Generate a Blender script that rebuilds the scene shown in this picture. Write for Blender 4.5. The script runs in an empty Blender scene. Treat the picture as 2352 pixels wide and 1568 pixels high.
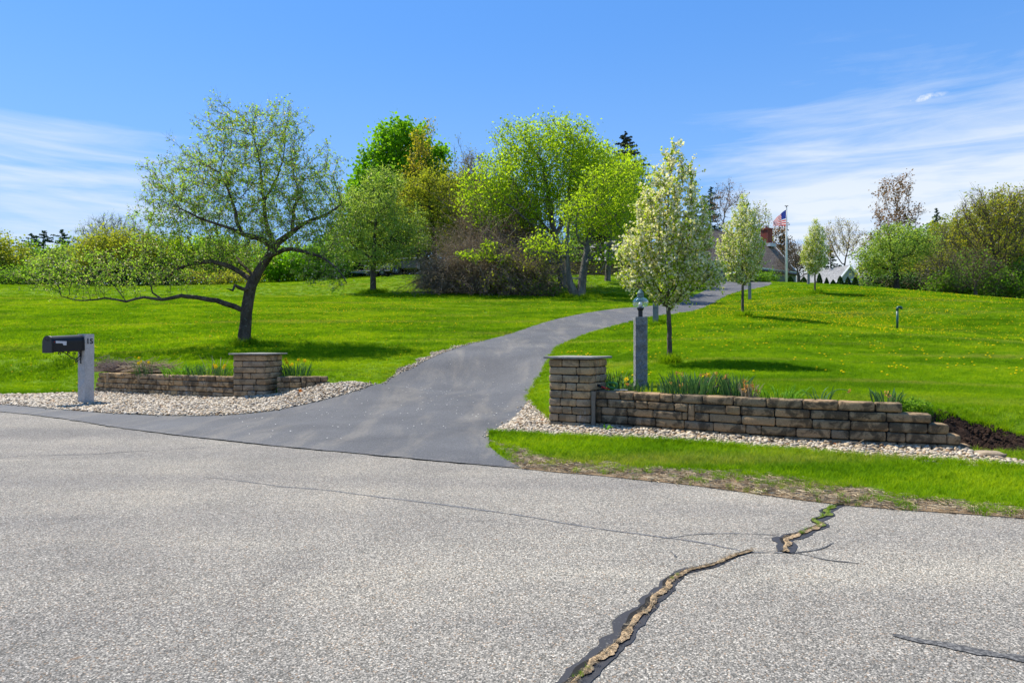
import bpy, bmesh, math, random
import numpy as np
from mathutils import Vector, Matrix
from mathutils.geometry import delaunay_2d_cdt
random.seed(7)
RNG = np.random.default_rng(11)
scene = bpy.context.scene
C = scene.collection
R = math.radians

# ---------------------------------------------------------------- camera
cam_d = bpy.data.cameras.new("camera"); cam = bpy.data.objects.new("camera", cam_d); C.objects.link(cam)
cam_d.sensor_width = 36.0; cam_d.lens = 24.0; cam_d.clip_start = 0.05; cam_d.clip_end = 5000
cam.location = (0, 0, 1.3); cam.rotation_euler = (R(90), 0, 0)
scene.camera = cam

# ---------------------------------------------------------------- sun, sky, exposure
SUN_H = Vector((-0.80, 0.60, 0)).normalized(); SUN_EL = R(58)
sun_dir = Vector((SUN_H.x*math.cos(SUN_EL), SUN_H.y*math.cos(SUN_EL), math.sin(SUN_EL)))
sd = bpy.data.lights.new("sun", 'SUN'); sd.energy = 4.8; sd.angle = R(0.5); sd.color = (1.0, 0.94, 0.83)
so = bpy.data.objects.new("sun", sd); C.objects.link(so)
so.rotation_euler = sun_dir.to_track_quat('Z', 'Y').to_euler(); so.location = (-20, 10, 40)
scene.view_settings.view_transform = 'Standard'; scene.view_settings.look = 'None'
scene.view_settings.exposure = 0.72; scene.view_settings.gamma = 1.0
scene.render.resolution_x = 1024; scene.render.resolution_y = 682
try:
    scene.cycles.max_bounces = 6; scene.cycles.transparent_max_bounces = 8; scene.cycles.transmission_bounces = 6
    scene.cycles.diffuse_bounces = 3; scene.cycles.glossy_bounces = 2
    scene.cycles.caustics_reflective = False; scene.cycles.caustics_refractive = False
except Exception: pass

class NT:
    def __init__(s, tree): s.t = tree; s.t.nodes.clear()
    def n(s, kind, **kw):
        nd = s.t.nodes.new(kind)
        ins = kw.pop('i', {})
        for k, v in kw.items(): setattr(nd, k, v)
        for k, v in ins.items(): s.put(nd.inputs[k], v)
        return nd
    def put(s, sock, v):
        if isinstance(v, bpy.types.NodeSocket): s.t.links.new(v, sock)
        elif isinstance(v, bpy.types.Node): s.t.links.new(v.outputs[0], sock)
        elif isinstance(v, (tuple, list)) and len(v) == 3 and sock.type == 'RGBA': sock.default_value = (*v, 1)
        else: sock.default_value = v
    def math(s, op, a, b=0.0, c=None, clamp=False):
        nd = s.t.nodes.new('ShaderNodeMath'); nd.operation = op; nd.use_clamp = clamp
        s.put(nd.inputs[0], a); s.put(nd.inputs[1], b)
        if c is not None: s.put(nd.inputs[2], c)
        return nd.outputs[0]
    def mix(s, f, a, b, mode='MIX'):
        nd = s.t.nodes.new('ShaderNodeMix'); nd.data_type = 'RGBA'; nd.blend_type = mode
        s.put(nd.inputs[0], f); s.put(nd.inputs[6], a); s.put(nd.inputs[7], b)
        return nd.outputs[2]
    def rng(s, v, a, b, c=0.0, d=1.0, smooth=True):
        nd = s.t.nodes.new('ShaderNodeMapRange'); nd.interpolation_type = 'SMOOTHSTEP' if smooth else 'LINEAR'
        s.put(nd.inputs[0], v)
        for k, x in zip((1, 2, 3, 4), (a, b, c, d)): nd.inputs[k].default_value = x
        return nd.outputs[0]
    def ramp(s, f, stops, interp='LINEAR'):
        nd = s.t.nodes.new('ShaderNodeValToRGB'); cr = nd.color_ramp; cr.interpolation = interp
        while len(cr.elements) < len(stops): cr.elements.new(0.5)
        for e, (p, c) in zip(cr.elements, stops): e.position = p; e.color = (*c, 1) if len(c) == 3 else c
        s.put(nd.inputs[0], f); return nd.outputs[0]
    def noise(s, vec, scale, detail=3, rough=.55, dist=0.0):
        nd = s.t.nodes.new('ShaderNodeTexNoise'); s.put(nd.inputs['Vector'], vec)
        nd.inputs['Scale'].default_value = scale; nd.inputs['Detail'].default_value = detail
        nd.inputs['Roughness'].default_value = rough; nd.inputs['Distortion'].default_value = dist
        return nd.outputs[0]
    def vscale(s, vec, sc, rot=(0,0,0)):
        nd = s.t.nodes.new('ShaderNodeMapping'); s.put(nd.inputs[0], vec); nd.inputs[3].default_value = sc; nd.inputs[2].default_value = rot
        return nd.outputs[0]

w = bpy.data.worlds.new("World"); scene.world = w; w.use_nodes = True
g = NT(w.node_tree)
sky = g.n('ShaderNodeTexSky', sky_type='NISHITA'); sky.sun_disc = False
sky.sun_elevation = SUN_EL; sky.sun_rotation = math.atan2(SUN_H.x, SUN_H.y)
sky.air_density = 1.0; sky.dust_density = 0.3; sky.ozone_density = 2.0; sky.altitude = 50
tc = g.n('ShaderNodeTexCoord').outputs['Generated']
sep = g.n('ShaderNodeSeparateXYZ', i={0: tc})
X_, Y_, Z_ = sep.outputs
zf = g.math('MAXIMUM', Z_, 0.0)
# thin high cloud: stretched streaks, thick towards the horizon on the right, a few wisps on the left
cv = g.vscale(tc, (1.2, 1.2, 9.0), (0, R(-4), 0))
n1 = g.noise(cv, 2.6, 7, .58, .6)
n2 = g.noise(g.vscale(tc, (2.2, 1.6, 20.0), (0, R(-9), 0)), 2.2, 6, .6, 1.0)
nn = g.math('ADD', g.math('MULTIPLY', n1, .62), g.math('MULTIPLY', n2, .38))
mr = g.math('MULTIPLY', g.rng(X_, .06, .40), g.rng(Z_, .44, .15))
ml = g.math('MULTIPLY', g.rng(X_, -.22, -.50), g.rng(Z_, .31, .22))
cov = g.math('MAXIMUM', g.math('MULTIPLY', mr, 1.0), g.math('MULTIPLY', ml, .72))
thr = g.math('SUBTRACT', .62, g.math('MULTIPLY', cov, .36))
cl = g.math('MULTIPLY', g.math('SUBTRACT', nn, thr), 4.0, clamp=True)
cl = g.math('MULTIPLY', g.math('MULTIPLY', cl, cov), .95, clamp=True)
ax_ = g.math('DIVIDE', X_, g.math('MAXIMUM', Y_, .01)); az_ = g.math('DIVIDE', Z_, g.math('MAXIMUM', Y_, .01))
u1 = g.math('DIVIDE', g.math('SUBTRACT', ax_, .606), .036); u2 = g.math('DIVIDE', g.math('SUBTRACT', g.math('SUBTRACT', az_, g.math('MULTIPLY', ax_, .22)), .2235), .0065)
puff = g.math('SUBTRACT', 1.0, g.math('ADD', g.math('MULTIPLY', u1, u1), g.math('MULTIPLY', u2, u2)), clamp=True)
puff = g.math('MULTIPLY', puff, g.rng(g.noise(tc, 60, 4, .7), .35, .6, .2, 1.1), clamp=True)
cl = g.math('MAXIMUM', cl, g.math('MULTIPLY', puff, .8))
hz = g.rng(Z_, .46, .0, 0, .78)

skyc = g.mix(1.0, sky.outputs[0], (0.72, 1.10, 1.56), 'MULTIPLY')
skyc = g.mix(.55, skyc, (1.10, 3.45, 8.5)); skyc = g.mix(hz, skyc, (3.3, 5.5, 8.4))
skyc = g.mix(cl, skyc, (7.3, 7.9, 8.6))
bg = g.n('ShaderNodeBackground', i={0: skyc, 1: 0.072})
g.n('ShaderNodeOutputWorld', i={0: bg})
# ---------------------------------------------------------------- terrain maths
F_, H_ = 1568.0, 1.3
def at(u, v, Y):
    return np.array([(u-1176.0)/F_*Y, Y, H_-(v-784.0)/F_*Y])
def zof(v, Y): return H_-(v-784.0)/F_*Y
def tps_fit(P, z, lam=0.02):
    n = len(P); d = np.linalg.norm(P[:,None]-P[None], axis=2)
    K = np.where(d > 0, d*d*np.log(d+1e-9), 0)+lam*np.eye(n)
    A = np.zeros((n+3, n+3)); A[:n,:n] = K; A[:n,n] = 1; A[:n,n+1:] = P; A[n,:n] = 1; A[n+1:,:n] = P.T
    return np.linalg.solve(A, np.r_[z, 0, 0, 0])
def tps_eval(P, w, X):
    out = np.empty(len(X))
    for i in range(0, len(X), 20000):
        x = X[i:i+20000]
        d = np.linalg.norm(x[:,None]-P[None], axis=2)
        K = np.where(d > 0, d*d*np.log(d+1e-9), 0)
        out[i:i+20000] = K@w[:-3]+w[-3]+x@w[-2:]
    return out
S_ = 20.0
_B = [(1470,891,11),(1540,832,15),(1506,750,27),(1706,722,27.4),(1722,694,43),(1872,672,44),(1857,653,56),(1806,648,60),
 (2061,760,30),(2352,690,50),(2352,778,27),(2352,862,14),(2260,930,9.6),(2130,935,8.7),(1389,900,10.6),(1650,897,10.2),(1900,884,10.5),
 (562,790,22),(1050,800,20.5),(960,840,17.2),(850,886,15.6),(1250,850,15.3),(1280,800,19.7),(1310,785,22.3),(1400,712,36),
 (1450,740,29),(1600,712,36.5),(1700,668,50),(1770,655,56),(1640,655,57),(1160,770,25),(1205,905,13.2),
 (0,868,18.2),(0,800,23),(240,858,17.3),(540,862,15.4),(250,800,22.5),(0,655,62),(300,655,62),(700,646,63),(857,670,50),(930,632,66),
 (1150,678,46),(1300,632,62),(1322,683,45),(1420,632,62),(720,864,15.2),(640,865,15.3),(0,720,36),(562,720,34),(900,720,35)]
_Bw = [(-80,30,1.5),(80,30,1.2),(60,5,.3),(30,0,.2),(-60,18,.5),(-80,62,6.0),(80,55,3.6),(28,75,6.4),(40,90,5.4),(15,80,6.8),(0,85,8.0),(-25,90,8.2),(-60,90,6.5),
 (60,110,3.5),(0,140,7),(-80,140,6),(80,140,3)]
PB = np.array([[at(*c)[0], at(*c)[1]] for c in _B]+[[a,b] for a,b,c in _Bw])/S_
ZB = np.array([at(*c)[2] for c in _B]+[c for a,b,c in _Bw])
WB = tps_fit(PB, ZB)
TOE = np.array([(-80,24,6),(-30,20,5),(-12.3,16.9,4),(-10.7,17.2,1.0),(-10.3,17.12,.15),(-6.1,15.04,.15),(-5.2,15.2,.15),(-4.1,15.1,.15),
 (-3.3,15.4,2.0),(-1.5,15.2,4),(0.1,12.6,3.0),(0.75,10.95,.8),(1.42,10.52,.15),(1.98,9.9,.15),(2.78,9.27,.15),(3.76,8.67,.15),(4.74,8.25,.15),
 (5.0,8.15,.25),(5.6,8.0,1.0),(6.4,7.7,1.4),(9,6.6,2),(30,-4,3)], float)
def toe_sd(X):
    A = TOE[:-1,:2]; B = TOE[1:,:2]; D = B-A; L2 = (D**2).sum(1)
    bd = np.full(len(X), 1e9); sg = np.ones(len(X)); w = np.ones(len(X))
    for i in range(len(A)):
        r = X-A[i]; t = np.clip((r@D[i])/L2[i], 0, 1)
        q = r-t[:,None]*D[i]; d = np.hypot(q[:,0], q[:,1])
        c = D[i,0]*r[:,1]-D[i,1]*r[:,0]
        m = d < bd-1e-9
        bd[m] = d[m]; sg[m] = np.where(c[m] > 0, 1, -1); w[m] = (TOE[i,2]+t*(TOE[i+1,2]-TOE[i,2]))[m]
    return bd*sg, w
def sstep(x): x = np.clip(x, 0, 1); return x*x*(3-2*x)
def front_z(X):
    x, y = X[:,0], X[:,1]
    z = .30*np.exp(-((x+3.6)/1.3)**2-((y-15.3)/1.6)**2)
    z += .13*np.exp(-((x+1.5)/3.0)**2-((y-15)/2.2)**2)
    return z
def gz0(X):
    X = np.atleast_2d(np.asarray(X, float))[:,:2]
    b = tps_eval(PB, WB, X/S_); f = front_z(X)
    far = sstep((np.hypot(X[:,0], X[:,1])-95)/40)
    b = np.clip(b, -.5, 9.0)*(1-far)+6.0*far
    d, w = toe_sd(X)
    return f+(b-f)*sstep(d/w)
def gz(x, y): return float(gz0([[x, y]])[0])
def hit(u, v, y0=3.0, y1=100.0):
    Y = np.exp(np.linspace(math.log(y0), math.log(y1), 1500))
    X = np.stack([(u-1176)/F_*Y, Y], 1); zr = H_-(v-784)/F_*Y
    s = np.nonzero(zr <= gz0(X))[0]
    k = s[0] if len(s) else len(Y)-1
    return X[k]
def gp(u, Y):
    x = (u-1176)/F_*Y
    return np.array([x, Y, gz(x, Y)])
# ---------------------------------------------------------------- object helpers
def tag(o, label=None, cat=None, group=None, kind=None):
    if label: o['label'] = label
    if cat: o['category'] = cat
    if group: o['group'] = group
    if kind: o['kind'] = kind
    return o
def thing(name, label, cat, loc=(0,0,0), rz=0.0, group=None):
    o = bpy.data.objects.new(name, None); C.objects.link(o); o.empty_display_size = .2
    o.location = loc; o.rotation_euler = (0, 0, rz)
    return tag(o, label, cat, group)
def link_mesh(name, me, m=None, parent=None, smooth=False):
    if m:
        for mm in (m if isinstance(m, (list, tuple)) else [m]): me.materials.append(mm)
    if smooth and len(me.polygons): me.polygons.foreach_set('use_smooth', np.ones(len(me.polygons), bool))
    o = bpy.data.objects.new(name, me); C.objects.link(o)
    if parent: o.parent = parent
    return o
def mk(name, V, Fc, m=None, parent=None, smooth=False, loc=None, midx=None):
    me = bpy.data.meshes.new(name); me.from_pydata([tuple(map(float, v)) for v in V], [], [tuple(map(int, f)) for f in Fc])
    if midx is not None: me.polygons.foreach_set('material_index', np.asarray(midx, np.int32))
    me.update()
    o = link_mesh(name, me, m, parent, smooth)
    if loc is not None: o.location = loc
    return o
def mk_np(name, V, Q, m=None, parent=None, smooth=False, tint=None):
    """V (n,3) float, Q (k,c) int faces with c corners each, tint (n,) float"""
    V = np.ascontiguousarray(V, np.float32); Q = np.ascontiguousarray(Q, np.int32)
    me = bpy.data.meshes.new(name); me.vertices.add(len(V)); me.vertices.foreach_set('co', V.ravel())
    k, c = Q.shape
    me.loops.add(k*c); me.loops.foreach_set('vertex_index', Q.ravel())
    me.polygons.add(k); me.polygons.foreach_set('loop_start', np.arange(0, k*c, c, dtype=np.int32))
    if tint is not None:
        a = me.attributes.new('tint', 'FLOAT', 'POINT'); a.data.foreach_set('value', np.ascontiguousarray(tint, np.float32))
    me.update(calc_edges=True)
    return link_mesh(name, me, m, parent, smooth)
class MB:
    """collects boxes, tubes and lathes into one mesh"""
    def __init__(s): s.V = []; s.F = []; s.M = []; s.mi = 0
    def add(s, V, Fc):
        b = len(s.V); s.V += [tuple(v) for v in V]; s.F += [tuple(b+i for i in f) for f in Fc]; s.M += [s.mi]*len(Fc); return s
    def box(s, c, d, rz=0.0, taper=1.0):
        cx, cy, cz = c; dx, dy, dz = d[0]/2, d[1]/2, d[2]/2; V = []
        for z, k in ((-dz, 1.0), (dz, taper)):
            for x, y in ((-dx,-dy),(dx,-dy),(dx,dy),(-dx,dy)):
                x *= k; y *= k
                V.append((cx+x*math.cos(rz)-y*math.sin(rz), cy+x*math.sin(rz)+y*math.cos(rz), cz+z))
        return s.add(V, [(0,3,2,1),(4,5,6,7),(0,1,5,4),(1,2,6,5),(2,3,7,6),(3,0,4,7)])
    def tube(s, pts, rad, k=8, cap=True):
        pts = [Vector(p) for p in pts]; n = len(pts)
        if not hasattr(rad, '__len__'): rad = [rad]*n
        V = []; up = Vector((0,0,1)); t0 = (pts[1]-pts[0]).normalized()
        a = t0.cross(up)
        if a.length < .05: a = t0.cross(Vector((1,0,0)))
        a.normalize()
        for i in range(n):
            t = (pts[min(i+1,n-1)]-pts[max(i-1,0)]).normalized()
            a = (a-t*a.dot(t)).normalized(); b = t.cross(a)
            for j in range(k):
                q = 2*math.pi*j/k; V.append(pts[i]+(a*math.cos(q)+b*math.sin(q))*rad[i])
        Fc = [(i*k+j, i*k+(j+1)%k, (i+1)*k+(j+1)%k, (i+1)*k+j) for i in range(n-1) for j in range(k)]
        if cap: Fc += [tuple(range(k))[::-1], tuple((n-1)*k+j for j in range(k))]
        return s.add(V, Fc)
    def lathe(s, prof, c=(0,0,0), k=20, ox=1.0):
        V = []; n = len(prof)
        for r, z in prof:
            for j in range(k):
                q = 2*math.pi*j/k; V.append((c[0]+r*math.cos(q)*ox, c[1]+r*math.sin(q), c[2]+z))
        Fc = [(i*k+j, i*k+(j+1)%k, (i+1)*k+(j+1)%k, (i+1)*k+j) for i in range(n-1) for j in range(k)]
        Fc += [tuple(range(k))[::-1], tuple((n-1)*k+j for j in range(k))]
        return s.add(V, Fc)
    def build(s, name, m, parent=None, smooth=False, loc=None):
        return mk(name, s.V, s.F, m, parent, smooth, loc, s.M if isinstance(m, (list, tuple)) else None)
def bevel(o, w=.01, seg=2):
    md = o.modifiers.new('bevel', 'BEVEL'); md.width = w; md.segments = seg; md.limit_method = 'ANGLE'; md.angle_limit = R(35); return o
def copy_tree(o, label=None, parent=None, loc=None, rz=None, sc=None):
    c = o.copy(); C.objects.link(c)
    if parent: c.parent = parent
    for ch in [x for x in bpy.data.objects if x.parent == o]: copy_tree(ch, None, c)
    if label: c['label'] = label
    if loc is not None: c.location = loc
    if rz is not None: c.rotation_euler = (0, 0, rz)
    if sc is not None: c.scale = (sc, sc, sc) if not hasattr(sc, '__len__') else sc
    return c

# polygons in plan
def pip(P, poly):
    poly = np.asarray(poly)[:, :2]; x, y = P[:,0], P[:,1]; ins = np.zeros(len(P), bool)
    a = poly; b = np.roll(poly, -1, 0)
    for (x1,y1),(x2,y2) in zip(a, b):
        c = ((y1 > y) != (y2 > y))
        if c.any(): ins ^= c & (x < (x2-x1)*(y-y1)/((y2-y1) if y2 != y1 else 1e-9)+x1)
    return ins
def pdist(P, poly, closed=True):
    poly = np.asarray(poly)[:, :2]; A = poly if closed else poly[:-1]; B = np.roll(poly, -1, 0) if closed else poly[1:]
    d = np.full(len(P), 1e9)
    for a, b in zip(A, B):
        D = b-a; L = (D**2).sum()
        if L < 1e-12: continue
        r = P-a; t = np.clip((r@D)/L, 0, 1); q = r-t[:,None]*D
        d = np.minimum(d, np.hypot(q[:,0], q[:,1]))
    return d
def smooth_line(P, spacing, jit=0.0, seed=1, closed=False):
    P = np.asarray(P, float); rg = np.random.default_rng(seed); out = []; n = len(P)
    rngi = range(n) if closed else range(n-1)
    for i in rngi:
        p1, p2 = P[i], P[(i+1) % n]
        p0 = P[(i-1) % n] if closed else P[max(i-1, 0)]; p3 = P[(i+2) % n] if closed else P[min(i+2, n-1)]
        k = max(1, int(np.linalg.norm(p2-p1)/spacing))
        for j in range(k):
            t = j/k
            out.append(.5*((2*p1)+(-p0+p2)*t+(2*p0-5*p1+4*p2-p3)*t*t+(-p0+3*p1-3*p2+p3)*t**3))
    if not closed: out.append(P[-1])
    out = np.array(out)
    if jit:
        e = rg.normal(0, jit, out.shape); e = (e+np.roll(e, 1, 0)+np.roll(e, 2, 0))/1.6; e[0] = e[-1] = 0; out = out+e
    return out
def sheet(name, poly, m, zoff, cells=((0, .3),), z=None, parent=None):
    poly = np.asarray(poly)[:, :2]; lo, hi = poly.min(0), poly.max(0); pts = []
    for k, (y0, sp) in enumerate(cells):
        y1 = cells[k+1][0] if k+1 < len(cells) else 1e9
        ys = np.arange(max(lo[1], y0), min(hi[1], y1), sp); xs = np.arange(lo[0], hi[0], sp)
        if len(ys) and len(xs):
            gx, gy = np.meshgrid(xs, ys); P = np.stack([gx.ravel(), gy.ravel()], 1)
            P = P[pip(P, poly)]; P = P[pdist(P, poly) > sp*.45]; pts.append(P)
    inner = np.concatenate(pts) if pts else np.zeros((0, 2))
    allp = np.concatenate([poly, inner]); n = len(poly)
    r = delaunay_2d_cdt([Vector(p) for p in allp.tolist()], [], [list(range(n))], 1, 1e-5)
    V2 = np.array([tuple(v) for v in r[0]])
    zz = (gz0(V2) if z is None else np.full(len(V2), float(z)))+zoff
    return mk(name, np.c_[V2, zz], [f for f in r[2]], m, parent, smooth=True)

# instancing on a point cloud (only for stuff nobody could count)
def variants(name, builder, n):
    col = bpy.data.collections.new(name)
    for i in range(n):
        o = builder(i); C.objects.unlink(o); col.objects.link(o)
    return col
_GN = {}
def scatter(name, P, scale, rot, col, nvar, seed=0):
    me = bpy.data.meshes.new(name); n = len(P); me.vertices.add(n); me.vertices.foreach_set('co', np.ascontiguousarray(P, np.float32).ravel())
    me.attributes.new('sc', 'FLOAT', 'POINT').data.foreach_set('value', np.ascontiguousarray(scale, np.float32))
    me.attributes.new('rot', 'FLOAT_VECTOR', 'POINT').data.foreach_set('vector', np.ascontiguousarray(rot, np.float32).ravel())
    rg = np.random.default_rng(seed)
    me.attributes.new('pick', 'INT', 'POINT').data.foreach_set('value', rg.integers(0, nvar, n).astype(np.int32))
    o = bpy.data.objects.new(name, me); C.objects.link(o)
    if col.name not in _GN:
        t = bpy.data.node_groups.new('scatter '+col.name, 'GeometryNodeTree')
        t.interface.new_socket('Geometry', in_out='INPUT', socket_type='NodeSocketGeometry')
        t.interface.new_socket('Geometry', in_out='OUTPUT', socket_type='NodeSocketGeometry')
        a = t.nodes.new('NodeGroupInput'); b = t.nodes.new('NodeGroupOutput'); iop = t.nodes.new('GeometryNodeInstanceOnPoints')
        ci = t.nodes.new('GeometryNodeCollectionInfo'); ci.inputs['Collection'].default_value = col
        ci.inputs['Separate Children'].default_value = True; ci.inputs['Reset Children'].default_value = True
        def na(nm, ty):
            x = t.nodes.new('GeometryNodeInputNamedAttribute'); x.data_type = ty; x.inputs[0].default_value = nm; return x.outputs[0]
        t.links.new(a.outputs[0], iop.inputs['Points']); t.links.new(ci.outputs[0], iop.inputs['Instance'])
        iop.inputs['Pick Instance'].default_value = True
        t.links.new(na('pick', 'INT'), iop.inputs['Instance Index']); t.links.new(na('rot', 'FLOAT_VECTOR'), iop.inputs['Rotation'])
        t.links.new(na('sc', 'FLOAT'), iop.inputs['Scale']); t.links.new(iop.outputs[0], b.inputs[0]); _GN[col.name] = t
    md = o.modifiers.new('scatter', 'NODES'); md.node_group = _GN[col.name]
    return o

# ---------------------------------------------------------------- materials
def newmat(name):
    m = bpy.data.materials.new(name); m.use_nodes = True; return m, NT(m.node_tree)
def finish(g, base, rough=.8, bump=None, bstr=.3, bdist=.01, spec=.3, metal=0.0, extra=None):
    b = g.n('ShaderNodeBsdfPrincipled'); g.put(b.inputs['Base Color'], base); g.put(b.inputs['Roughness'], rough)
    b.inputs['Specular IOR Level'].default_value = spec; b.inputs['Metallic'].default_value = metal
    if bump is not None:
        bp = g.n('ShaderNodeBump', i={'Strength': bstr, 'Distance': bdist, 'Height': bump}); g.put(b.inputs['Normal'], bp.outputs[0])
    g.n('ShaderNodeOutputMaterial', i={0: b}); return b
def pos(g): return g.n('ShaderNodeNewGeometry').outputs['Position']
def objc(g): return g.n('ShaderNodeTexCoord').outputs['Object']
def attr(g, nm='tint'): return g.n('ShaderNodeAttribute', attribute_name=nm).outputs['Fac']
def plain(name, c, rough=.6, spec=.3, metal=0.0, var=.15, scale=6, bstr=.15):
    m, g = newmat(name); n = g.noise(objc(g), scale, 4)
    col = g.mix(n, tuple(x*(1-var) for x in c), tuple(min(1, x*(1+var)) for x in c))
    finish(g, col, rough, n, bstr, .005, spec, metal); return m
def leafmat(name, c1, c2, trans=.45, tr_gain=1.9, pscale=.5):
    c1 = tuple(min(.9, x*1.22) for x in c1) if max(c1) < .45 else c1; c2 = tuple(min(.9, x*1.22) for x in c2) if max(c2) < .45 else c2
    m, g = newmat(name)
    f = g.math('ADD', g.math('MULTIPLY', attr(g), .75), g.math('MULTIPLY', g.noise(pos(g), pscale, 2), .25), clamp=True)
    col = g.mix(f, c1, c2)
    tcol = g.mix(1.0, col, (tr_gain*1.05, tr_gain, tr_gain*.45), 'MULTIPLY')
    d = g.n('ShaderNodeBsdfPrincipled'); g.put(d.inputs['Base Color'], col); d.inputs['Roughness'].default_value = .55; d.inputs['Specular IOR Level'].default_value = .06
    t = g.n('ShaderNodeBsdfTranslucent', i={0: tcol})
    mx = g.n('ShaderNodeMixShader', i={0: trans, 1: d, 2: t}); g.n('ShaderNodeOutputMaterial', i={0: mx}); return m
def barkmat(name, c1, c2, scale=14):
    m, g = newmat(name); v = g.vscale(objc(g), (1, 1, .28))
    n = g.noise(v, scale, 5, .65); n2 = g.rng(g.noise(g.vscale(objc(g), (1,1,.45)), 4.0, 4, .6), .35, .65)
    col = g.mix(g.math('MULTIPLY', g.math('ADD', n, n2), .5), c1, c2)
    li = g.rng(g.noise(objc(g), 9, 4, .7), .58, .66, 0, .55); col = g.mix(li, col, (.20, .21, .17))
    finish(g, col, .9, g.math('ADD', n, n2), 1.0, .04, .05); return m
# ---------------------------------------------------------------- surface materials
def m_road():
    m, g = newmat('worn road asphalt'); p = pos(g)
    v = g.n('ShaderNodeTexVoronoi', i={'Vector': p, 'Scale': 128.0}); cell = g.n('ShaderNodeSeparateColor', i={0: v.outputs['Color']})
    stone = g.ramp(cell.outputs[0], [(0,(.10,.095,.087)),(.25,(.175,.168,.156)),(.55,(.24,.23,.213)),(.8,(.31,.298,.275)),(.93,(.40,.38,.345)),(1,(.55,.525,.48))])
    warm = g.rng(cell.outputs[1], .90, .98); stone = g.mix(g.math('MULTIPLY', warm, .5), stone, (.34,.215,.12))
    gap = g.rng(v.outputs['Distance'], .50, .80, 0, 1)
    v2 = g.n('ShaderNodeTexVoronoi', i={'Vector': p, 'Scale': 52.0}); c2 = g.n('ShaderNodeSeparateColor', i={0: v2.outputs['Color']})
    big = g.math('MULTIPLY', g.rng(c2.outputs[0], .74, .86), g.rng(v2.outputs['Distance'], .46, .34))
    stone = g.mix(big, stone, g.ramp(c2.outputs[1], [(0,(.17,.165,.155)),(.5,(.29,.275,.25)),(1,(.42,.395,.35))]))
    col = g.mix(g.math('MULTIPLY', gap, .62), stone, (.066,.071,.066))
    fine = g.noise(p, 34, 4, .75); col = g.mix(g.rng(fine, .56, .72, 0, .45), col, (.085,.081,.076))
    big2 = g.noise(p, .55, 6, .64, .8); col = g.mix(1.0, col, g.ramp(big2, [(.30,(.80,.80,.81)),(.5,(1,1,1)),(.72,(1.15,1.13,1.09))]), 'MULTIPLY')
    st = g.noise(p, 2.2, 5, .65, .5); col = g.mix(g.rng(st, .62, .76, 0, .35), col, (.115,.105,.095))
    sp = g.noise(g.vscale(p, (1,1,1)), 7, 2, .5); col = g.mix(g.rng(sp, .74, .78, 0, .5), col, (.20,.12,.06))
    wheel = g.noise(g.vscale(p, (.10, .70, 1), (0,0,R(28))), 1.5, 3); col = g.mix(1.0, col, g.ramp(wheel, [(.32,(.88,.88,.90)),(.68,(1.10,1.09,1.06))]), 'MULTIPLY')
    lane = g.noise(g.vscale(p, (.06, .34, 1), (0,0,R(28))), 2.0, 2); col = g.mix(1.0, col, g.ramp(lane, [(.36,(.92,.90,.87)),(.5,(1.05,1.015,.96)),(.64,(1.18,1.14,1.06))]), 'MULTIPLY')
    h = g.math('ADD', g.math('SUBTRACT', 1.0, gap), g.math('MULTIPLY', fine, .6))
    finish(g, col, .9, h, .8, .004, .2); return m
def m_drive():
    m, g = newmat('driveway asphalt'); p = pos(g)
    v = g.n('ShaderNodeTexVoronoi', i={'Vector': p, 'Scale': 120.0}); c = g.n('ShaderNodeSeparateColor', i={0: v.outputs['Color']})
    col = g.ramp(c.outputs[0], [(0,(.046,.047,.050)),(.5,(.070,.071,.076)),(.9,(.096,.097,.102)),(1,(.15,.15,.15))])
    s = g.noise(g.vscale(p, (.85, .16, .3), (0,0,R(12))), 1.9, 6, .62, .5)
    dust = g.rng(s, .45, .68, 0, .66); fine = g.noise(p, 24, 4, .75); dust = g.math('MULTIPLY', dust, g.rng(fine, .35, .62, .25, 1))
    col = g.mix(dust, col, (.185,.165,.135))
    b = g.noise(p, .8, 4); col = g.mix(1.0, col, g.ramp(b, [(.3,(.82,.82,.84)),(.7,(1.2,1.2,1.2))]), 'MULTIPLY')
    finish(g, col, .78, g.math('ADD', c.outputs[0], fine), .5, .003, .35); return m
def m_lawn():
    m, g = newmat('lawn soil and turf'); p = pos(g)
    a = g.noise(p, .35, 4); b = g.noise(p, 3.0, 5, .7); c = g.noise(p, 30, 3, .8)
    col = g.mix(a, (.085,.165,.004), (.155,.245,.008)); col = g.mix(g.rng(b, .45, .72, 0, .5), col, (.070,.150,.004))
    col = g.mix(g.rng(c, .45, .70, 0, .45), col, (.055,.110,.006))
    finish(g, col, .95, g.math('ADD', b, c), .6, .03, .1); return m
def m_dirt():
    m, g = newmat('bare verge dirt'); p = pos(g)
    a = g.noise(p, 2.0, 5, .65); b = g.noise(p, 26, 5, .75)
    col = g.mix(a, (.19,.125,.070), (.37,.27,.165)); col = g.mix(g.rng(b, .45, .68, 0, .75), col, (.085,.052,.03))
    col = g.mix(g.rng(g.noise(p, 60, 2), .66, .72, 0, .8), col, (.46,.38,.26))
    finish(g, col, .95, b, 1.0, .02, .1); return m
def m_mulch():
    m, g = newmat('dark mulch'); p = pos(g); b = g.noise(p, 22, 5, .75)
    col = g.mix(b, (.010,.006,.004), (.065,.038,.026)); col = g.mix(g.rng(g.noise(p, 50, 2), .68, .73, 0, .7), col, (.20,.14,.09))
    finish(g, col, .95, b, 1.0, .04, .1); return m
def m_seal():
    m, g = newmat('crack sealant'); p = pos(g); n = g.noise(p, 60, 4, .7)
    col = g.mix(g.rng(n, .60, .74), (.030,.029,.032), (.14,.135,.13)); finish(g, col, .62, n, .5, .003, .4); return m
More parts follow.
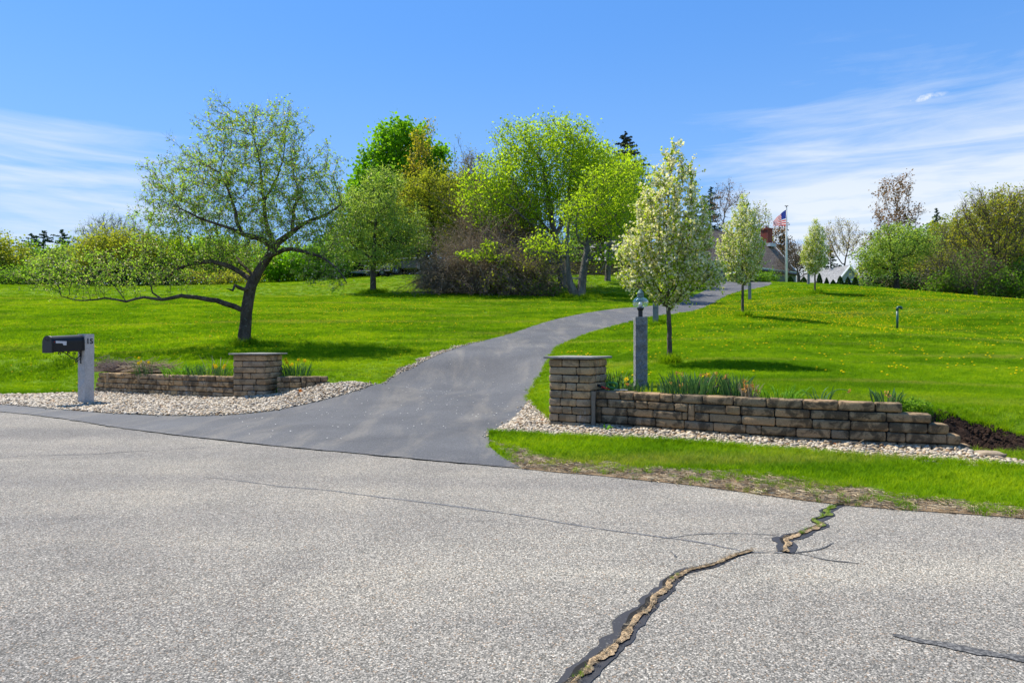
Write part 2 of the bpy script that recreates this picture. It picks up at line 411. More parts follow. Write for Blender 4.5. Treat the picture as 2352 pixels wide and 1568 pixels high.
def m_stonepale():
    m, g = newmat('pale river pebble')
    r = g.n('ShaderNodeObjectInfo').outputs['Random']
    col = g.ramp(r, [(0,(0.360,0.286,0.192)),(.16,(0.504,0.420,0.303)),(.30,(0.297,0.210,0.118)),(.40,(0.558,0.470,0.348)),(.50,(0.414,0.311,0.185)),(.60,(0.216,0.181,0.137)),(.68,(0.495,0.420,0.318)),(.78,(0.270,0.160,0.074)),(.84,(0.432,0.370,0.281)),(.93,(0.153,0.130,0.104))], 'CONSTANT')
    n = g.noise(pos(g), 40, 3); col = g.mix(1.0, col, g.ramp(n, [(.3,(.84,.84,.84)),(.7,(1.08,1.08,1.08))]), 'MULTIPLY')
    finish(g, col, .6, n, .2, .002, .4); return m
def m_grass(name, c1, c2, c3, dry=(.34,.29,.11)):
    m, g = newmat(name); p = pos(g); r = g.n('ShaderNodeObjectInfo').outputs['Random']
    big = g.noise(g.vscale(p, (.30, .55, .2)), 1.0, 5, .6, .4); sm = g.noise(p, 2.4, 3)
    f = g.math('ADD', g.math('MULTIPLY', g.rng(big, .25, .75, 0, 1, False), .78), g.math('MULTIPLY', r, .30), clamp=False)
    col = g.ramp(f, [(.32, c1), (.58, c2), (.86, c3)])
    stripe = g.noise(g.vscale(p, (.07, .55, .1), (0,0,R(14))), 1.0, 4, .6, .8)
    pale = g.math('MULTIPLY', g.rng(stripe, .53, .68, 0, .50), g.rng(r, .1, .9, .4, 1))
    col = g.mix(pale, col, dry)
    dk = g.rng(sm, .58, .74, 0, .45); col = g.mix(dk, col, c1)
    d = g.n('ShaderNodeBsdfPrincipled'); g.put(d.inputs['Base Color'], col); d.inputs['Roughness'].default_value = .6; d.inputs['Specular IOR Level'].default_value = .04
    t = g.n('ShaderNodeBsdfTranslucent', i={0: g.mix(1.0, col, (2.0,1.8,.5), 'MULTIPLY')})
    mx = g.n('ShaderNodeMixShader', i={0: .42, 1: d, 2: t}); g.n('ShaderNodeOutputMaterial', i={0: mx}); return m
M = dict(road=m_road(), drive=m_drive(), lawn=m_lawn(), dirt=m_dirt(), mulch=m_mulch(), seal=m_seal(), pebble=m_stonepale(),
    grass=m_grass('lawn grass blades', (.075,.175,.004), (.155,.285,.006), (.265,.370,.012)))

# ---------------------------------------------------------------- plan outlines
def fl(u, v, z=0.0):
    Y = (H_-z)*F_/(v-784.0); return np.array([(u-1176)/F_*Y, Y])
EDGE = np.array([(-90,66.5),(-40,33.0)]+[fl(*q) for q in [(-500,912),(0,945),(300,985),(600,1020),(900,1048),(1195,1075),(1550,1109),(1900,1154),(2352,1189)]]+[(7.5,2.7),(16,-2.4),(60,-26)], float)
EDGE_S = smooth_line(EDGE[2:-3], .12, .006, 3)
EDGE_ALL = np.concatenate([EDGE[:2], EDGE_S, EDGE[-3:]])
def edge_y(x): return np.interp(x, EDGE_ALL[:,0], EDGE_ALL[:,1])
dl = [fl(-700,908), fl(-300,918)]+[fl(*q) for q in [(0,930),(100,938),(250,950),(400,956),(520,955),(620,948)]]+[hit(*q) for q in
   [(700,930),(780,910),(850,889),(900,868),(960,840),(1050,800),(1160,770),(1270,735),(1400,711),(1500,702),(1560,690),(1600,676),(1625,664)]]
dl += [gp(1640,58)[:2], gp(1650,66)[:2]]
dr = [gp(1760,68)[:2], gp(1772,58)[:2]]+[hit(*q) for q in [(1740,662),(1700,669),(1650,690),(1600,712),(1560,721),(1500,728),(1450,740),(1370,762),(1310,785),(1282,800),(1262,826),(1250,850),(1225,893),
   (1205,930),(1180,960),(1150,984)]]+[fl(1122,1001), fl(1125,1020), fl(1150,1048), fl(1195,1075)]
DL = smooth_line(dl, .18, .012, 5); DR = smooth_line(dr, .18, .015, 6)
x0, x1 = DL[0,0], DR[-1,0]
bot = np.array([(x, edge_y(x)-.03) for x in np.arange(x1-.1, x0+.1, -.15)])
DRIVE = np.concatenate([DL, DR, bot])
ROAD = np.concatenate([EDGE_ALL, np.array([(60,-60),(-90,-60)])])
# gravel beds
LW = np.array([(-10.4,17.0),(-8.9,16.25),(-7.5,15.55),(-6.09,14.9)])          # front face of the left wall
RW = np.array([(1.22,10.22),(1.9,9.78),(2.75,9.16),(3.72,8.56),(4.7,8.13),(5.35,7.92)])   # front face of the right wall
dlS = DL[(DL[:,0] > -16) & (DL[:,1] < 16.2) & (DL[:,0] < -2.55)]
GL = np.concatenate([dlS+np.array([0,.0]), smooth_line([hit(855,884), (-3.55,15.25), (-4.05,15.06), (-5.2,15.1), (-6.1,15.0)]+[tuple(p+np.array([.06,.1])) for p in LW[::-1][1:]]+[(-10.7,17.0),(-12.3,16.5),(-14.2,16.8),(-17.5,17.6)], .3)])
drS = DR[(DR[:,1] < 13.9) & (DR[:,1] > 9.1)]
GR = np.concatenate([drS, smooth_line([fl(1122,1000), fl(1180,996), fl(1290,1005), fl(1450,1013), fl(1600,1021), fl(1750,1034), fl(1900,1046), fl(2050,1059), fl(2200,1071), fl(2352,1077), fl(2480,1078)], .12, .012, 9),
   np.array([fl(2480,1066), fl(2352,1062), fl(2280,1050), fl(2225,1040)]), RW[::-1]+np.array([.05,.08]), np.array([(1.15,10.3),(.7,10.6),(.62,11.6),(.5,12.6),(.42,13.55)])])
MUL = smooth_line([(5.22,8.05),(5.45,7.86),(5.75,7.70),(6.1,7.42),(6.35,7.25),(6.75,7.0),(7.2,6.9),(7.1,7.3),(6.7,7.85),(6.3,8.25),(5.95,8.5),(5.6,8.6),(5.3,8.52),(5.06,8.3)], .12, .01, 4, closed=True)
DIRT = np.concatenate([smooth_line([fl(1135,1010)]+[fl(*q) for q in [(1200,1036),(1330,1062),(1480,1072),(1620,1082),(1800,1096),(1960,1122),(2150,1150),(2352,1165),(2600,1195)]], .12, .03, 8), np.array([(x, edge_y(x)-.03) for x in np.arange(6.4, .08, -.15)])])
BEDL = [(-10.3,17.15),(-6.1,15.05),(-6.1,15.6),(-8,16.5),(-10.2,17.6)]
BEDR = [(1.5,10.5),(1.98,9.95),(2.78,9.3),(3.76,8.7),(4.74,8.3),(5.0,8.6),(4.3,9.1),(3.2,9.8),(2.2,10.6),(1.6,11.0)]

DLe = DL[(DL[:,1] > 15.6) & (DL[:,1] < 23) & (DL[:,0] > -4)]; kk = np.sin(np.linspace(0, math.pi, len(DLe)))[:,None]*(.75+.35*np.sin(np.arange(len(DLe))*.9))[:,None]; EDG = np.concatenate([DLe+np.array([.03,-.01]), (DLe+np.array([-.34,.12])*kk)[::-1]])
# ---------------------------------------------------------------- ground sheets
def lawn_z(X):
    z = gz0(X)
    ins = pip(X, DRIVE); d = pdist(X[ins], DRIVE); z[ins] -= .09*sstep(d/.12)
    near = (X[:,1] < 22) & (np.abs(X[:,0]) < 19)
    k = np.nonzero(near)[0]
    for poly in (GL, GR, DIRT, EDG):
        i2 = k[pip(X[k], poly)]; z[i2] -= .05*sstep(pdist(X[i2], poly)/.1)
    below = edge_y(X[:,0])-X[:,1]
    z -= .10*sstep(below/.10)*(below > 0)
    return z
tt = np.concatenate([np.linspace(-2.6,-1.1,60)[:-1], np.linspace(-1.1,1.1,340), np.linspace(1.1,2.6,60)[1:]])
yy = np.concatenate([np.linspace(2.2, 7.0, 50)[:-1], np.exp(np.linspace(math.log(7.0), math.log(18), 190))[:-1], np.exp(np.linspace(math.log(18), math.log(75), 150))[:-1], np.exp(np.linspace(math.log(75), math.log(900), 40))])
TT, YY = np.meshgrid(tt, yy); X = np.stack([(TT*YY).ravel(), YY.ravel()], 1)
Z = lawn_z(X); nc = len(tt); nr = len(yy)
ii = np.arange((nr-1)*nc).reshape(nr-1, nc)[:, :-1].ravel()
o = mk_np('lawn', np.c_[X, Z], np.stack([ii, ii+1, ii+1+nc, ii+nc], 1), M['lawn'], None, True); tag(o, kind='structure')
def gridsheet():
    xs = np.concatenate([np.linspace(-90,-16,30)[:-1], np.arange(-16, 12, .5), np.linspace(12, 60, 20)])
    ys = np.concatenate([np.linspace(-60, 0, 20)[:-1], np.linspace(0, 1, 24)])
    V = []
    for y in np.linspace(0, 1, 30):
        for x in np.concatenate([EDGE_ALL[:,0]]): V.append((x, -60+(edge_y(x)+60)*(y**.35), 0.0))
    n = len(EDGE_ALL); Fq = [(r*n+i, r*n+i+1, (r+1)*n+i+1, (r+1)*n+i) for r in range(29) for i in range(n-1)]
    return V, Fq
V, Fq = gridsheet(); tag(mk('road', V, Fq, M['road']), kind='structure')
dz = sheet('driveway', DRIVE, M['drive'], .008, ((0,.3),(20,.6),(35,1.1))); tag(dz, kind='structure')
m_gb, g = newmat('gravel bed'); n = g.noise(pos(g), 30, 4, .7); finish(g, g.mix(n, (.22,.18,.13), (.52,.46,.37)), .9, n, 1.0, .03)
for P in (GL, GR, EDG): tag(sheet('gravel_bed', P, m_gb, -.004, ((0,.25),)), kind='structure')
tag(sheet('dirt_verge', DIRT, M['dirt'], .006, ((0,.12),)), kind='structure')

# ---------------------------------------------------------------- cracks in the road
def strip(name, line, wl, wr, z, m, jit=.3, seed=1, sp=.03, bump=0.0, parent=None):
    L = smooth_line(line, sp, 0, seed); rg = np.random.default_rng(seed); n = len(L)
    T = np.gradient(L, axis=0); T /= np.linalg.norm(T, axis=1)[:,None]+1e-9; Nn = np.stack([-T[:,1], T[:,0]], 1)
    def nz(k):
        e = rg.normal(0, 1, n); e = np.convolve(e, np.ones(k)/k, 'same')[:n] if n > k else e[:n]; return e*math.sqrt(k)
    ks, kl = (3, 9) if sp > .02 else (7, 19)
    a = np.interp(np.linspace(0,1,n), np.linspace(0,1,len(wl)), wl)*(1+jit*nz(ks)+jit*nz(kl)*.7); b = np.interp(np.linspace(0,1,n), np.linspace(0,1,len(wr)), wr)*(1+jit*nz(ks)+jit*nz(kl)*.7)
    k = 5; V = []
    for j in range(k):
        f = j/(k-1); off = a*(1-f)-b*f
        zz = z+bump*(1-(2*f-1)**2)*(1+.5*rg.normal(0,1,n)); V.append(np.c_[L+Nn*off[:,None], zz])
    V = np.concatenate(V); Fq = [(j*n+i, j*n+i+1, (j+1)*n+i+1, (j+1)*n+i) for j in range(k-1) for i in range(n-1)]
    o = mk(name, V, Fq, m, parent); return o, L
CR1 = [fl(*q) for q in [(1200,1690),(1320,1568),(1358,1529),(1400,1494),(1428,1466),(1454,1431),(1466,1415),(1492,1399),(1504,1374),(1533,1352),(1536,1339),(1565,1320),(1590,1310),(1638,1299),(1676,1282),(1727,1266)]]
CR2 = [fl(*q) for q in [(1800,1269),(1811,1253),(1803,1240),(1835,1228),(1876,1212),(1888,1205),(1870,1196),(1901,1183),(1895,1175),(1917,1164),(1946,1156)]]
m_gap, g = newmat('open crack shadow'); finish(g, (.012,.011,.010), .95)
m_fill, g = newmat('dead grass in the crack'); n = g.noise(g.vscale(pos(g), (60,60,60)), 1.5, 5, .75)
finish(g, g.ramp(n, [(.36,(.14,.09,.045)),(.5,(.42,.29,.16)),(.64,(.64,.48,.29))]), .95, n, 1.0, .01)
m_moss, g = newmat('moss in the crack'); n = g.noise(pos(g), 60, 5, .75)
finish(g, g.ramp(n, [(.32,(.05,.065,.01)),(.5,(.13,.17,.025)),(.7,(.24,.26,.06))]), .95, n, 1.0, .01)
for line, wl, wr, sd_, fm in ((CR1, (.066,.070,.066,.040,.016), (.062,.058,.048,.028,.010), 2, m_fill), (CR2, (.05,.06,.04,.05,.04), (.05,.06,.04,.045,.04), 5, m_moss)):
    tag(strip('crack_sealant', line, wl, wr, .004, M['seal'], .16, sd_)[0], kind='structure')
    tag(strip('open_crack', line, [x*.22+.016 for x in wl], [x*.05 for x in wr], .008, m_gap, .30, sd_+9)[0], kind='structure')  # flat near-black strip paints the shade down inside the crack
    if fm is m_fill:
        tag(strip('dead_grass', line, (.014,.014,.011,.006), (.026,.023,.018,.012,.008), .010, fm, .34, sd_+3, .010, .003)[0], kind='stuff')
    else:
        tag(strip('dead_grass', line[:6], (.012,.010), (.028,.020), .010, m_fill, .34, sd_+3, .012, .004)[0], kind='stuff')
        tag(strip('moss', line[4:], (.012,.018,.014), (.016,.020,.016), .010, m_moss, .45, sd_+3, .012, .004)[0], kind='stuff')
m_thin, g = newmat('sealed hairline crack'); n = g.noise(pos(g), 45, 4, .7); finish(g, g.mix(g.rng(n,.4,.62), (.06,.06,.06), (.20,.195,.19)), .7, n, .4, .003)
m_faint, g = newmat('faint scuffed tar mark'); n = g.noise(pos(g), 50, 4, .8); finish(g, g.mix(g.rng(n,.44,.62), (.050,.049,.048), (.17,.165,.155)), .8, n, .4, .003)
for q, wd, sd_ in (([(470,1095),(560,1105),(650,1117),(750,1125),(870,1141),(1030,1160),(1190,1183),(1340,1208),(1480,1228),(1600,1244),(1700,1264)], (.004,.010,.013,.014,.012,.009), 1),
    ([(-60,1054),(0,1051),(90,1045),(200,1043),(300,1037),(430,1030),(500,1023),(580,1020)], (.006,.010,.006,.005), 2),
    ([(1716,1269),(1760,1269),(1802,1268)], (.009,.010), 3), ([(1500,1240),(1560,1232),(1600,1227),(1690,1225),(1790,1229)], (.003,.008,.005), 4),
    ([(1815,1268),(1860,1276),(1900,1286),(1975,1294)], (.010,.006,.003), 5), ([(1810,1270),(1850,1267),(1890,1258),(1915,1246)], (.010,.005,.003), 6),
    ([(2050,1458),(2110,1471),(2190,1484),(2280,1498),(2352,1512),(2420,1522)], (.010,.034,.040,.045), 7), ([(1540,1265),(1555,1280)], (.003,.004), 8)):
    L = [fl(*p) for p in q]; tag(strip('hairline_crack', L, wd, wd, .0022+.0003*sd_, m_faint if sd_ in (5, 6, 7) else m_thin, .35, sd_+20, .03)[0], kind='structure')
# dark seam where the driveway meets the road
seam = [(x, edge_y(x)-.035) for x in np.arange(-14, x1+.05, .3)]
tag(strip('driveway_seam', seam, (.004,.012,.006,.014,.005), (.016,.010,.018,.008,.016), .016, m_thin, .75, 31, .05)[0], kind='structure')

# ---------------------------------------------------------------- pebbles
def pebble(i):
    rg = np.random.default_rng(i); bm = bmesh.new(); bmesh.ops.create_icosphere(bm, subdivisions=2, radius=1)
    s = np.array([1, rg.uniform(.65,.9), rg.uniform(.38,.6)]); a = rg.normal(size=3); 
    for v in bm.verts:
        c = np.array(v.co); c *= 1+.10*math.sin(3*c@a+i); v.co = Vector(c*s*.5)
    me = bpy.data.meshes.new('pebble'); bm.to_mesh(me); bm.free()
    return link_mesh('pebble', me, M['pebble'], None, True)
import bmesh
peb = variants('pebble shapes', pebble, 6)
def fillpoly(poly, n, rg, margin=0.0):
    poly = np.asarray(poly)[:,:2]; lo, hi = poly.min(0), poly.max(0); out = []
    tot = 0
    while tot < n:
        P = rg.uniform(lo, hi, (n*3, 2)); P = P[pip(P, poly)]
        if margin: P = P[pdist(P, poly) > margin]
        out.append(P); tot += len(P)
    return np.concatenate(out)[:n]
def poly_area(p): p = np.asarray(p); x, y = p[:,0], p[:,1]; return .5*abs((x*np.roll(y,-1)-y*np.roll(x,-1)).sum())
for k, (P, dens, s0) in enumerate(((GL, 780, .050), (GR, 900, .046))):
    rg = np.random.default_rng(40+k); Q = P if k else P[P[:,0] > -16.2]
    n = int(poly_area(Q)*dens); pts = fillpoly(Q, n, rg, .015)
    edge = pdist(pts, P); z = gz0(pts)+rg.uniform(0, .030, n)*np.minimum(1, edge/.15)+.012
    if k: # heap a little against the wall
        dwl = pdist(pts, RW, False); z += .035*np.exp(-dwl/.12)
    else: z += .04*np.exp(-pdist(pts, np.r_[LW, [(-5.3,14.75),(-4.05,14.9)]], False)/.15)
    sc = s0*np.exp(rg.normal(0, .28, n)); rot = np.c_[rg.normal(0,.35,n), rg.normal(0,.35,n), rg.uniform(0,6.28,n)]
    tag(scatter('river_pebbles', np.c_[pts, z], sc, rot, peb, 6, k), kind='stuff')

# ---------------------------------------------------------------- grass
def tuft(nb, R0, h, wd, lean, seed, m):
    rg = np.random.default_rng(seed); V = []; Fq = []
    for i in range(nb):
        r = R0*math.sqrt(rg.random()); a = rg.uniform(0, 6.28); x, y = r*math.cos(a), r*math.sin(a)
        hh = h*rg.uniform(.55, 1.15); ln = lean*hh*rg.uniform(.3, 1.5); d = rg.uniform(0, 6.28); f = rg.uniform(0, 6.28); wx, wy = wd*math.cos(f)/2, wd*math.sin(f)/2
        b = len(V); mx, my = x+math.cos(d)*ln*.35, y+math.sin(d)*ln*.35; tx, ty = x+math.cos(d)*ln, y+math.sin(d)*ln
        V += [(x-wx,y-wy,-.01),(x+wx,y+wy,-.01),(mx+wx*.8,my+wy*.8,hh*.55),(mx-wx*.8,my-wy*.8,hh*.55),(tx,ty,hh)]
        Fq += [(b,b+1,b+2,b+3),(b+3,b+2,b+4)]
    return mk('tuft', V, Fq, m)
tn = variants('near tufts', lambda i: tuft(34, .075, .050, .0042, .75, 100+i, M['grass']), 5)
tf = variants('far tufts', lambda i: tuft(44, .17, .060, .010, .7, 200+i, M['grass']), 4)
tl = variants('verge tufts', lambda i: tuft(26, .05, .085, .0042, .8, 300+i, M['grass']), 4)
def wedge(n, ya, yb, tmax, rg):
    u = rg.random(n); Y = np.sqrt(ya*ya+(yb*yb-ya*ya)*u); t = rg.uniform(-tmax, tmax, n); return np.c_[t*Y, Y]
def clear(P, marg=.02, dirt=True):
    k = P[:,1] > edge_y(P[:,0])+.04
    for poly, mg in ((DRIVE, marg), (GL, .02), (GR, .02), (MUL, .0), (EDG, .0)):
        k &= ~pip(P, poly); near = k & (P[:,1] < 75); idx = np.nonzero(near)[0]
        if mg: idx2 = idx[pdist(P[idx], poly) < mg]; k[idx2] = False
    if dirt: k &= ~pip(P, DIRT)
    for wl in (LW, RW):
        dd = pdist(P, wl, False); k &= ~(dd < .10)
    sdw, w_ = toe_sd(P); k &= ~((w_ < .5) & (sdw < .14) & (sdw > -.3))
    return P[k]
rg = np.random.default_rng(77)
def lay(name, P, col, nv, smin, smax, hgain=1.0):
    n = len(P); z = gz0(P)
    tag(scatter(name, np.c_[P, z], rg.uniform(smin, smax, n), np.c_[rg.normal(0,.10,(n,2)), rg.uniform(0,6.28,n)], col, nv, len(P)), kind='stuff')
P1 = np.concatenate([wedge(27500, 5.0, 12, 1.09, rg), wedge(54000, 9, 20, 1.02, rg)])
P1 = clear(P1); lay('grass', P1, tn, 5, .7, 1.25)
P2 = clear(np.concatenate([wedge(38000, 19, 34, .97, rg), wedge(28000, 30, 47, .93, rg), wedge(45000, 34, 70, .92, rg)]), .06); lay('grass', P2, tf, 4, .75, 1.4)
# longer grass on the verge, ragged at its edges, thin on the bare dirt
P3 = wedge(11500, 3.4, 10.5, 1.2, rg); P3 = P3[P3[:,0] > -.3]; P3 = clear(P3); q = toe_sd(P3)[0] < .1; P3 = P3[q]; lay('grass', P3, tl, 4, .7, 1.2)
P4 = fillpoly(DIRT, 4200, rg); de = edge_y(P4[:,0]); keep = (rg.random(len(P4)) < (.07+.06*(P4[:,0] > 3.0)+.8*np.exp(-pdist(P4, smooth_line([fl(1135,1010)]+[fl(*q) for q in [(1330,1062),(1620,1082),(1960,1122),(2352,1165)]], .3), False)/.10))*(.35+1.3*(np.sin(P4[:,0]*7)*np.sin(P4[:,1]*9+P4[:,0]*3) > -.1))); P4 = P4[keep]; lay('grass', P4, tl, 4, .4, .85)
def edge_fringe(line, n, spread, rg): # tufts leaning over a hard edge
    L = smooth_line(np.asarray(line)[:,:2], .05); k = rg.integers(0, len(L), n); return L[k]+rg.normal(0, spread, (n,2))
P5 = np.concatenate([edge_fringe(MUL, 260, .05, rg), edge_fringe([fl(1122,998), fl(1290,1007), fl(1600,1023), fl(1900,1048), fl(2352,1079)], 700, .035, rg)])
P5 = P5[~pip(P5, DRIVE)]; lay('grass', P5, tl, 4, .6, 1.25)
P6 = np.concatenate([edge_fringe([(-17,17.5),(-14.2,16.9),(-12.3,16.6),(-10.8,17.15)], 500, .05, rg), edge_fringe([(.45,13.5),(.55,12.6),(.66,11.7),(.72,10.9)], 250, .04, rg)]); P6 = P6[~pip(P6, DRIVE)]
lay('grass', P6, tl, 4, .8, 1.5)
# straw on the dirt verge
m_straw, g = newmat('dead straw'); r = g.n('ShaderNodeObjectInfo').outputs['Random']; finish(g, g.ramp(r, [(0,(.20,.14,.08)),(.5,(.34,.26,.16)),(1,(.50,.41,.27))]), .9)
def straw(i):
    rg2 = np.random.default_rng(i); V = []; Fq = []
    for k in range(9):
        a = rg2.uniform(0, 3.14); c = rg2.normal(0, .04, 2); l = rg2.uniform(.02,.06); dx, dy = math.cos(a)*l, math.sin(a)*l; b = len(V); z = rg2.uniform(.004,.018)
        V += [(c[0]-dx,c[1]-dy,z),(c[0]+dx,c[1]+dy,z+rg2.uniform(-.004,.012)),(c[0]+dx-dy*.06,c[1]+dy+dx*.06,z+.003),(c[0]-dx-dy*.06,c[1]-dy+dx*.06,z+.003)]; Fq.append((b,b+1,b+2,b+3))
    return mk('straw', V, Fq, m_straw)
ts = variants('straw wisps', straw, 4)
P7 = fillpoly(DIRT, 1500, rg); tag(scatter('dead_straw', np.c_[P7, np.full(len(P7), .008)], rg.uniform(.5,1.2,len(P7)), np.c_[np.zeros((len(P7),2)), rg.uniform(0,6.28,len(P7))], ts, 4, 3), kind='stuff')
# tan thatch clods along the filled cracks
P8 = np.concatenate([edge_fringe(CR1, 420, .008, rg)+np.array([.010,0]), edge_fringe(CR2[:6], 90, .006, rg)])
tag(scatter('dead_straw', np.c_[P8, np.full(len(P8), .016)], rg.uniform(.12,.24,len(P8)), np.c_[rg.normal(0,.4,(len(P8),2)), rg.uniform(0,6.28,len(P8))], ts, 4, 5), kind='stuff')
P9 = np.concatenate([edge_fringe(CR2[3:], 26, .012, rg), edge_fringe(CR1[-6:-3], 2, .004, rg), edge_fringe(CR1[1:3], 3, .01, rg)]); n = len(P9)
tag(scatter('grass', np.c_[P9, np.full(n, .015)], rg.uniform(.12,.30,n), np.c_[rg.normal(0,.3,(n,2)), rg.uniform(0,6.28,n)], tl, 4, 6), kind='stuff')
# petals blown over the driveway
m_pet, g = newmat('fallen petal'); finish(g, (.80,.79,.74), .7)
tp = variants('petal shapes', lambda i: mk('petal', [(-.5,-.3,0),(.4,-.4,.1),(.5,.35,0),(-.35,.4,.12)], [(0,1,2,3)], m_pet), 1)
Pd = wedge(9000, 9, 50, .4, rg); Pd = Pd[pip(Pd, DRIVE)]; Pd = Pd[rg.random(len(Pd)) < np.clip((Pd[:,1]-7)/9, .08, 1)]
n = len(Pd); tag(scatter('fallen_petals', np.c_[Pd, gz0(Pd)+.014], rg.uniform(.014,.026,n)*(1+Pd[:,1]/60), np.c_[np.zeros((n,2)), rg.uniform(0,6.28,n)], tp, 1, 8), kind='stuff')

# stray pebbles and crumbs beside the beds and along the left edge of the drive
rgs = np.random.default_rng(55); Ls = np.concatenate([edge_fringe(GL, 170, .07, rgs), edge_fringe(GR, 150, .06, rgs)]); Ls = Ls[(~pip(Ls, GL)) & (~pip(Ls, GR)) & (Ls[:,1] < 18)]; n = len(Ls)
tag(scatter('stray_pebbles', np.c_[Ls, gz0(Ls)+.018], .032*np.exp(rgs.normal(0,.35,n)), rgs.uniform(0,6,(n,3)), peb, 6, 71), kind='stuff')
Le = fillpoly(EDG, 1800, rgs); Le = Le[~pip(Le, DRIVE)]; n = len(Le)
tag(scatter('gravel_crumbs', np.c_[Le, gz0(Le)+.012], .030*np.exp(rgs.normal(0,.4,n)), rgs.uniform(0,6,(n,3)), peb, 6, 72), kind='stuff')
Lf = edge_fringe(np.concatenate([DR[(DR[:,1] > 13.5) & (DR[:,1] < 30)]]), 600, .035, rgs); n = len(Lf)
tag(scatter('grass', np.c_[Lf, gz0(Lf)], rgs.uniform(.5,1.1,n), np.c_[rgs.normal(0,.3,(n,2)), rgs.uniform(0,6.28,n)], tl, 4, 73), kind='stuff')
# ---------------------------------------------------------------- masonry
def m_block(name, cols, dark=.55):
    m, g = newmat(name); p = objc(g); t = attr(g)
    col = g.ramp(t, [(i/(len(cols)-1), c) for i, c in enumerate(cols)])
    n = g.noise(p, 5.5, 5, .62, .5); col = g.mix(g.rng(n, .45, .57, 0, dark), col, (.030,.026,.020))
    st = g.noise(g.vscale(p, (1, 1, .22)), 9, 4, .6); lime = g.math('MULTIPLY', g.rng(st, .62, .74, 0, .65), g.rng(g.noise(p, 1.6, 2), .48, .60))
    col = g.mix(lime, col, (.42,.41,.38)); f = g.noise(p, 55, 4, .75)
    col = g.mix(1.0, col, g.ramp(f, [(.3,(.72,.72,.72)),(.7,(1.25,1.25,1.25))]), 'MULTIPLY')
    up = g.n('ShaderNodeSeparateXYZ', i={0: g.n('ShaderNodeNewGeometry').outputs['Normal']}).outputs[2]
    finish(g, col, .92, g.math('ADD', f, g.math('MULTIPLY', n, 1.5)), .8, .008, .15); return m
M['blockR'] = m_block('weathered brown wall block', [(0.178,0.124,0.071),(0.294,0.205,0.112),(0.232,0.177,0.112),(0.356,0.233,0.124),(0.209,0.162,0.107)], .72)
M['blockL'] = m_block('tan and brown wall block', [(0.253,0.173,0.094),(0.426,0.294,0.161),(0.346,0.264,0.167),(0.504,0.325,0.154),(0.284,0.226,0.154)], .62)
M['blockP'] = m_block('tan pillar block', [(0.289,0.216,0.132),(0.411,0.293,0.167),(0.320,0.251,0.172),(0.471,0.306,0.155),(0.336,0.251,0.155)], .40)
def m_slab():
    m, g = newmat('grey bluestone'); p = objc(g); n = g.noise(p, 7, 5, .65); f = g.noise(p, 50, 3, .7)
    col = g.mix(n, (.15,.145,.13), (.34,.325,.29)); col = g.mix(g.rng(f, .5, .75, 0, .4), col, (.10,.10,.09)); finish(g, col, .85, g.math('ADD', n, f), .6, .008, .2); return m
M['slab'] = m_slab()
M['mortar'] = plain('grey mortar', (.19,.165,.13), .95, .1, 0, .25, 20, .5)

_cube = None
def block_mesh():
    """rounded unit block: (k,3) verts on [-1,1] cube with 4 cuts and quads"""
    global _cube
    if _cube: return _cube
    n = 4; idx = {}; V = []; Fq = []
    def vid(p):
        key = tuple(np.round(p, 4))
        if key not in idx: idx[key] = len(V); V.append(key)
        return idx[key]
    gr = np.array([-1, -.8, 0, .8, 1])
    for ax in range(3):
        for s in (-1, 1):
            for a in range(n):
                for b in range(n):
                    q = []
                    for (i, j) in ((a,b),(a+1,b),(a+1,b+1),(a,b+1)):
                        p = [0,0,0]; p[ax] = s; p[(ax+1)%3] = gr[i]; p[(ax+2)%3] = gr[j]; q.append(vid(p))
                    Fq.append(q if s > 0 else q[::-1])
    _cube = (np.array(V, float), np.array(Fq)); return _cube
class Blocks:
    def __init__(s, seed): s.V = []; s.Q = []; s.T = []; s.n = 0; s.rg = np.random.default_rng(seed)
    def add(s, c, ex, ey, L, D, Hh, rnd=.020, gap=.0075, rough=.0035, tint=None):
        """block centred on c; ex = unit direction of its length, ey = depth direction"""
        U, Q = block_mesh(); rg = s.rg
        hl, hd, hh = L/2-gap/2, D/2, Hh/2-gap/2
        h = np.array([hl, hd, hh]); W = U.copy()
        inner = np.maximum(h-rnd, 1e-4); P = np.clip(W*h, -inner, inner) if False else np.sign(W)*np.minimum(np.abs(W)*h, h)
        # place the .8 rings exactly at the start of the rounding
        for k in range(3):
            P[:,k] = np.where(np.abs(W[:,k]) > .99, np.sign(W[:,k])*h[k], np.where(np.abs(W[:,k]) > .5, np.sign(W[:,k])*inner[k], 0))
        core = np.clip(P, -inner, inner); d = P-core; ln = np.linalg.norm(d, axis=1)
        m = ln > 1e-9; rr = rnd*rg.uniform(.8, 1.2)
        P[m] = core[m]+d[m]/ln[m][:,None]*min(rr, rnd)
        P += rg.normal(0, rough, P.shape)*np.array([.8, 1, .6])
        P[:,1] += rg.normal(0, .003)
        ez = np.array([0,0,1.0]); ex = np.array([*ex, 0.0]) if len(ex) == 2 else ex; ey = np.array([*ey, 0.0]) if len(ey) == 2 else ey
        tw = rg.normal(0, .006); ex2 = ex+ez*tw
        Wd = np.asarray(c)+P[:,:1]*ex2+P[:,1:2]*ey+P[:,2:]*ez
        s.V.append(Wd); s.Q.append(Q+s.n); s.n += len(Wd); s.T.append(np.full(len(Wd), rg.random() if tint is None else tint))
    def build(s, name, m, parent, origin):
        return mk_np(name, np.concatenate(s.V)-np.asarray(origin), np.concatenate(s.Q), m, parent, True, np.concatenate(s.T))
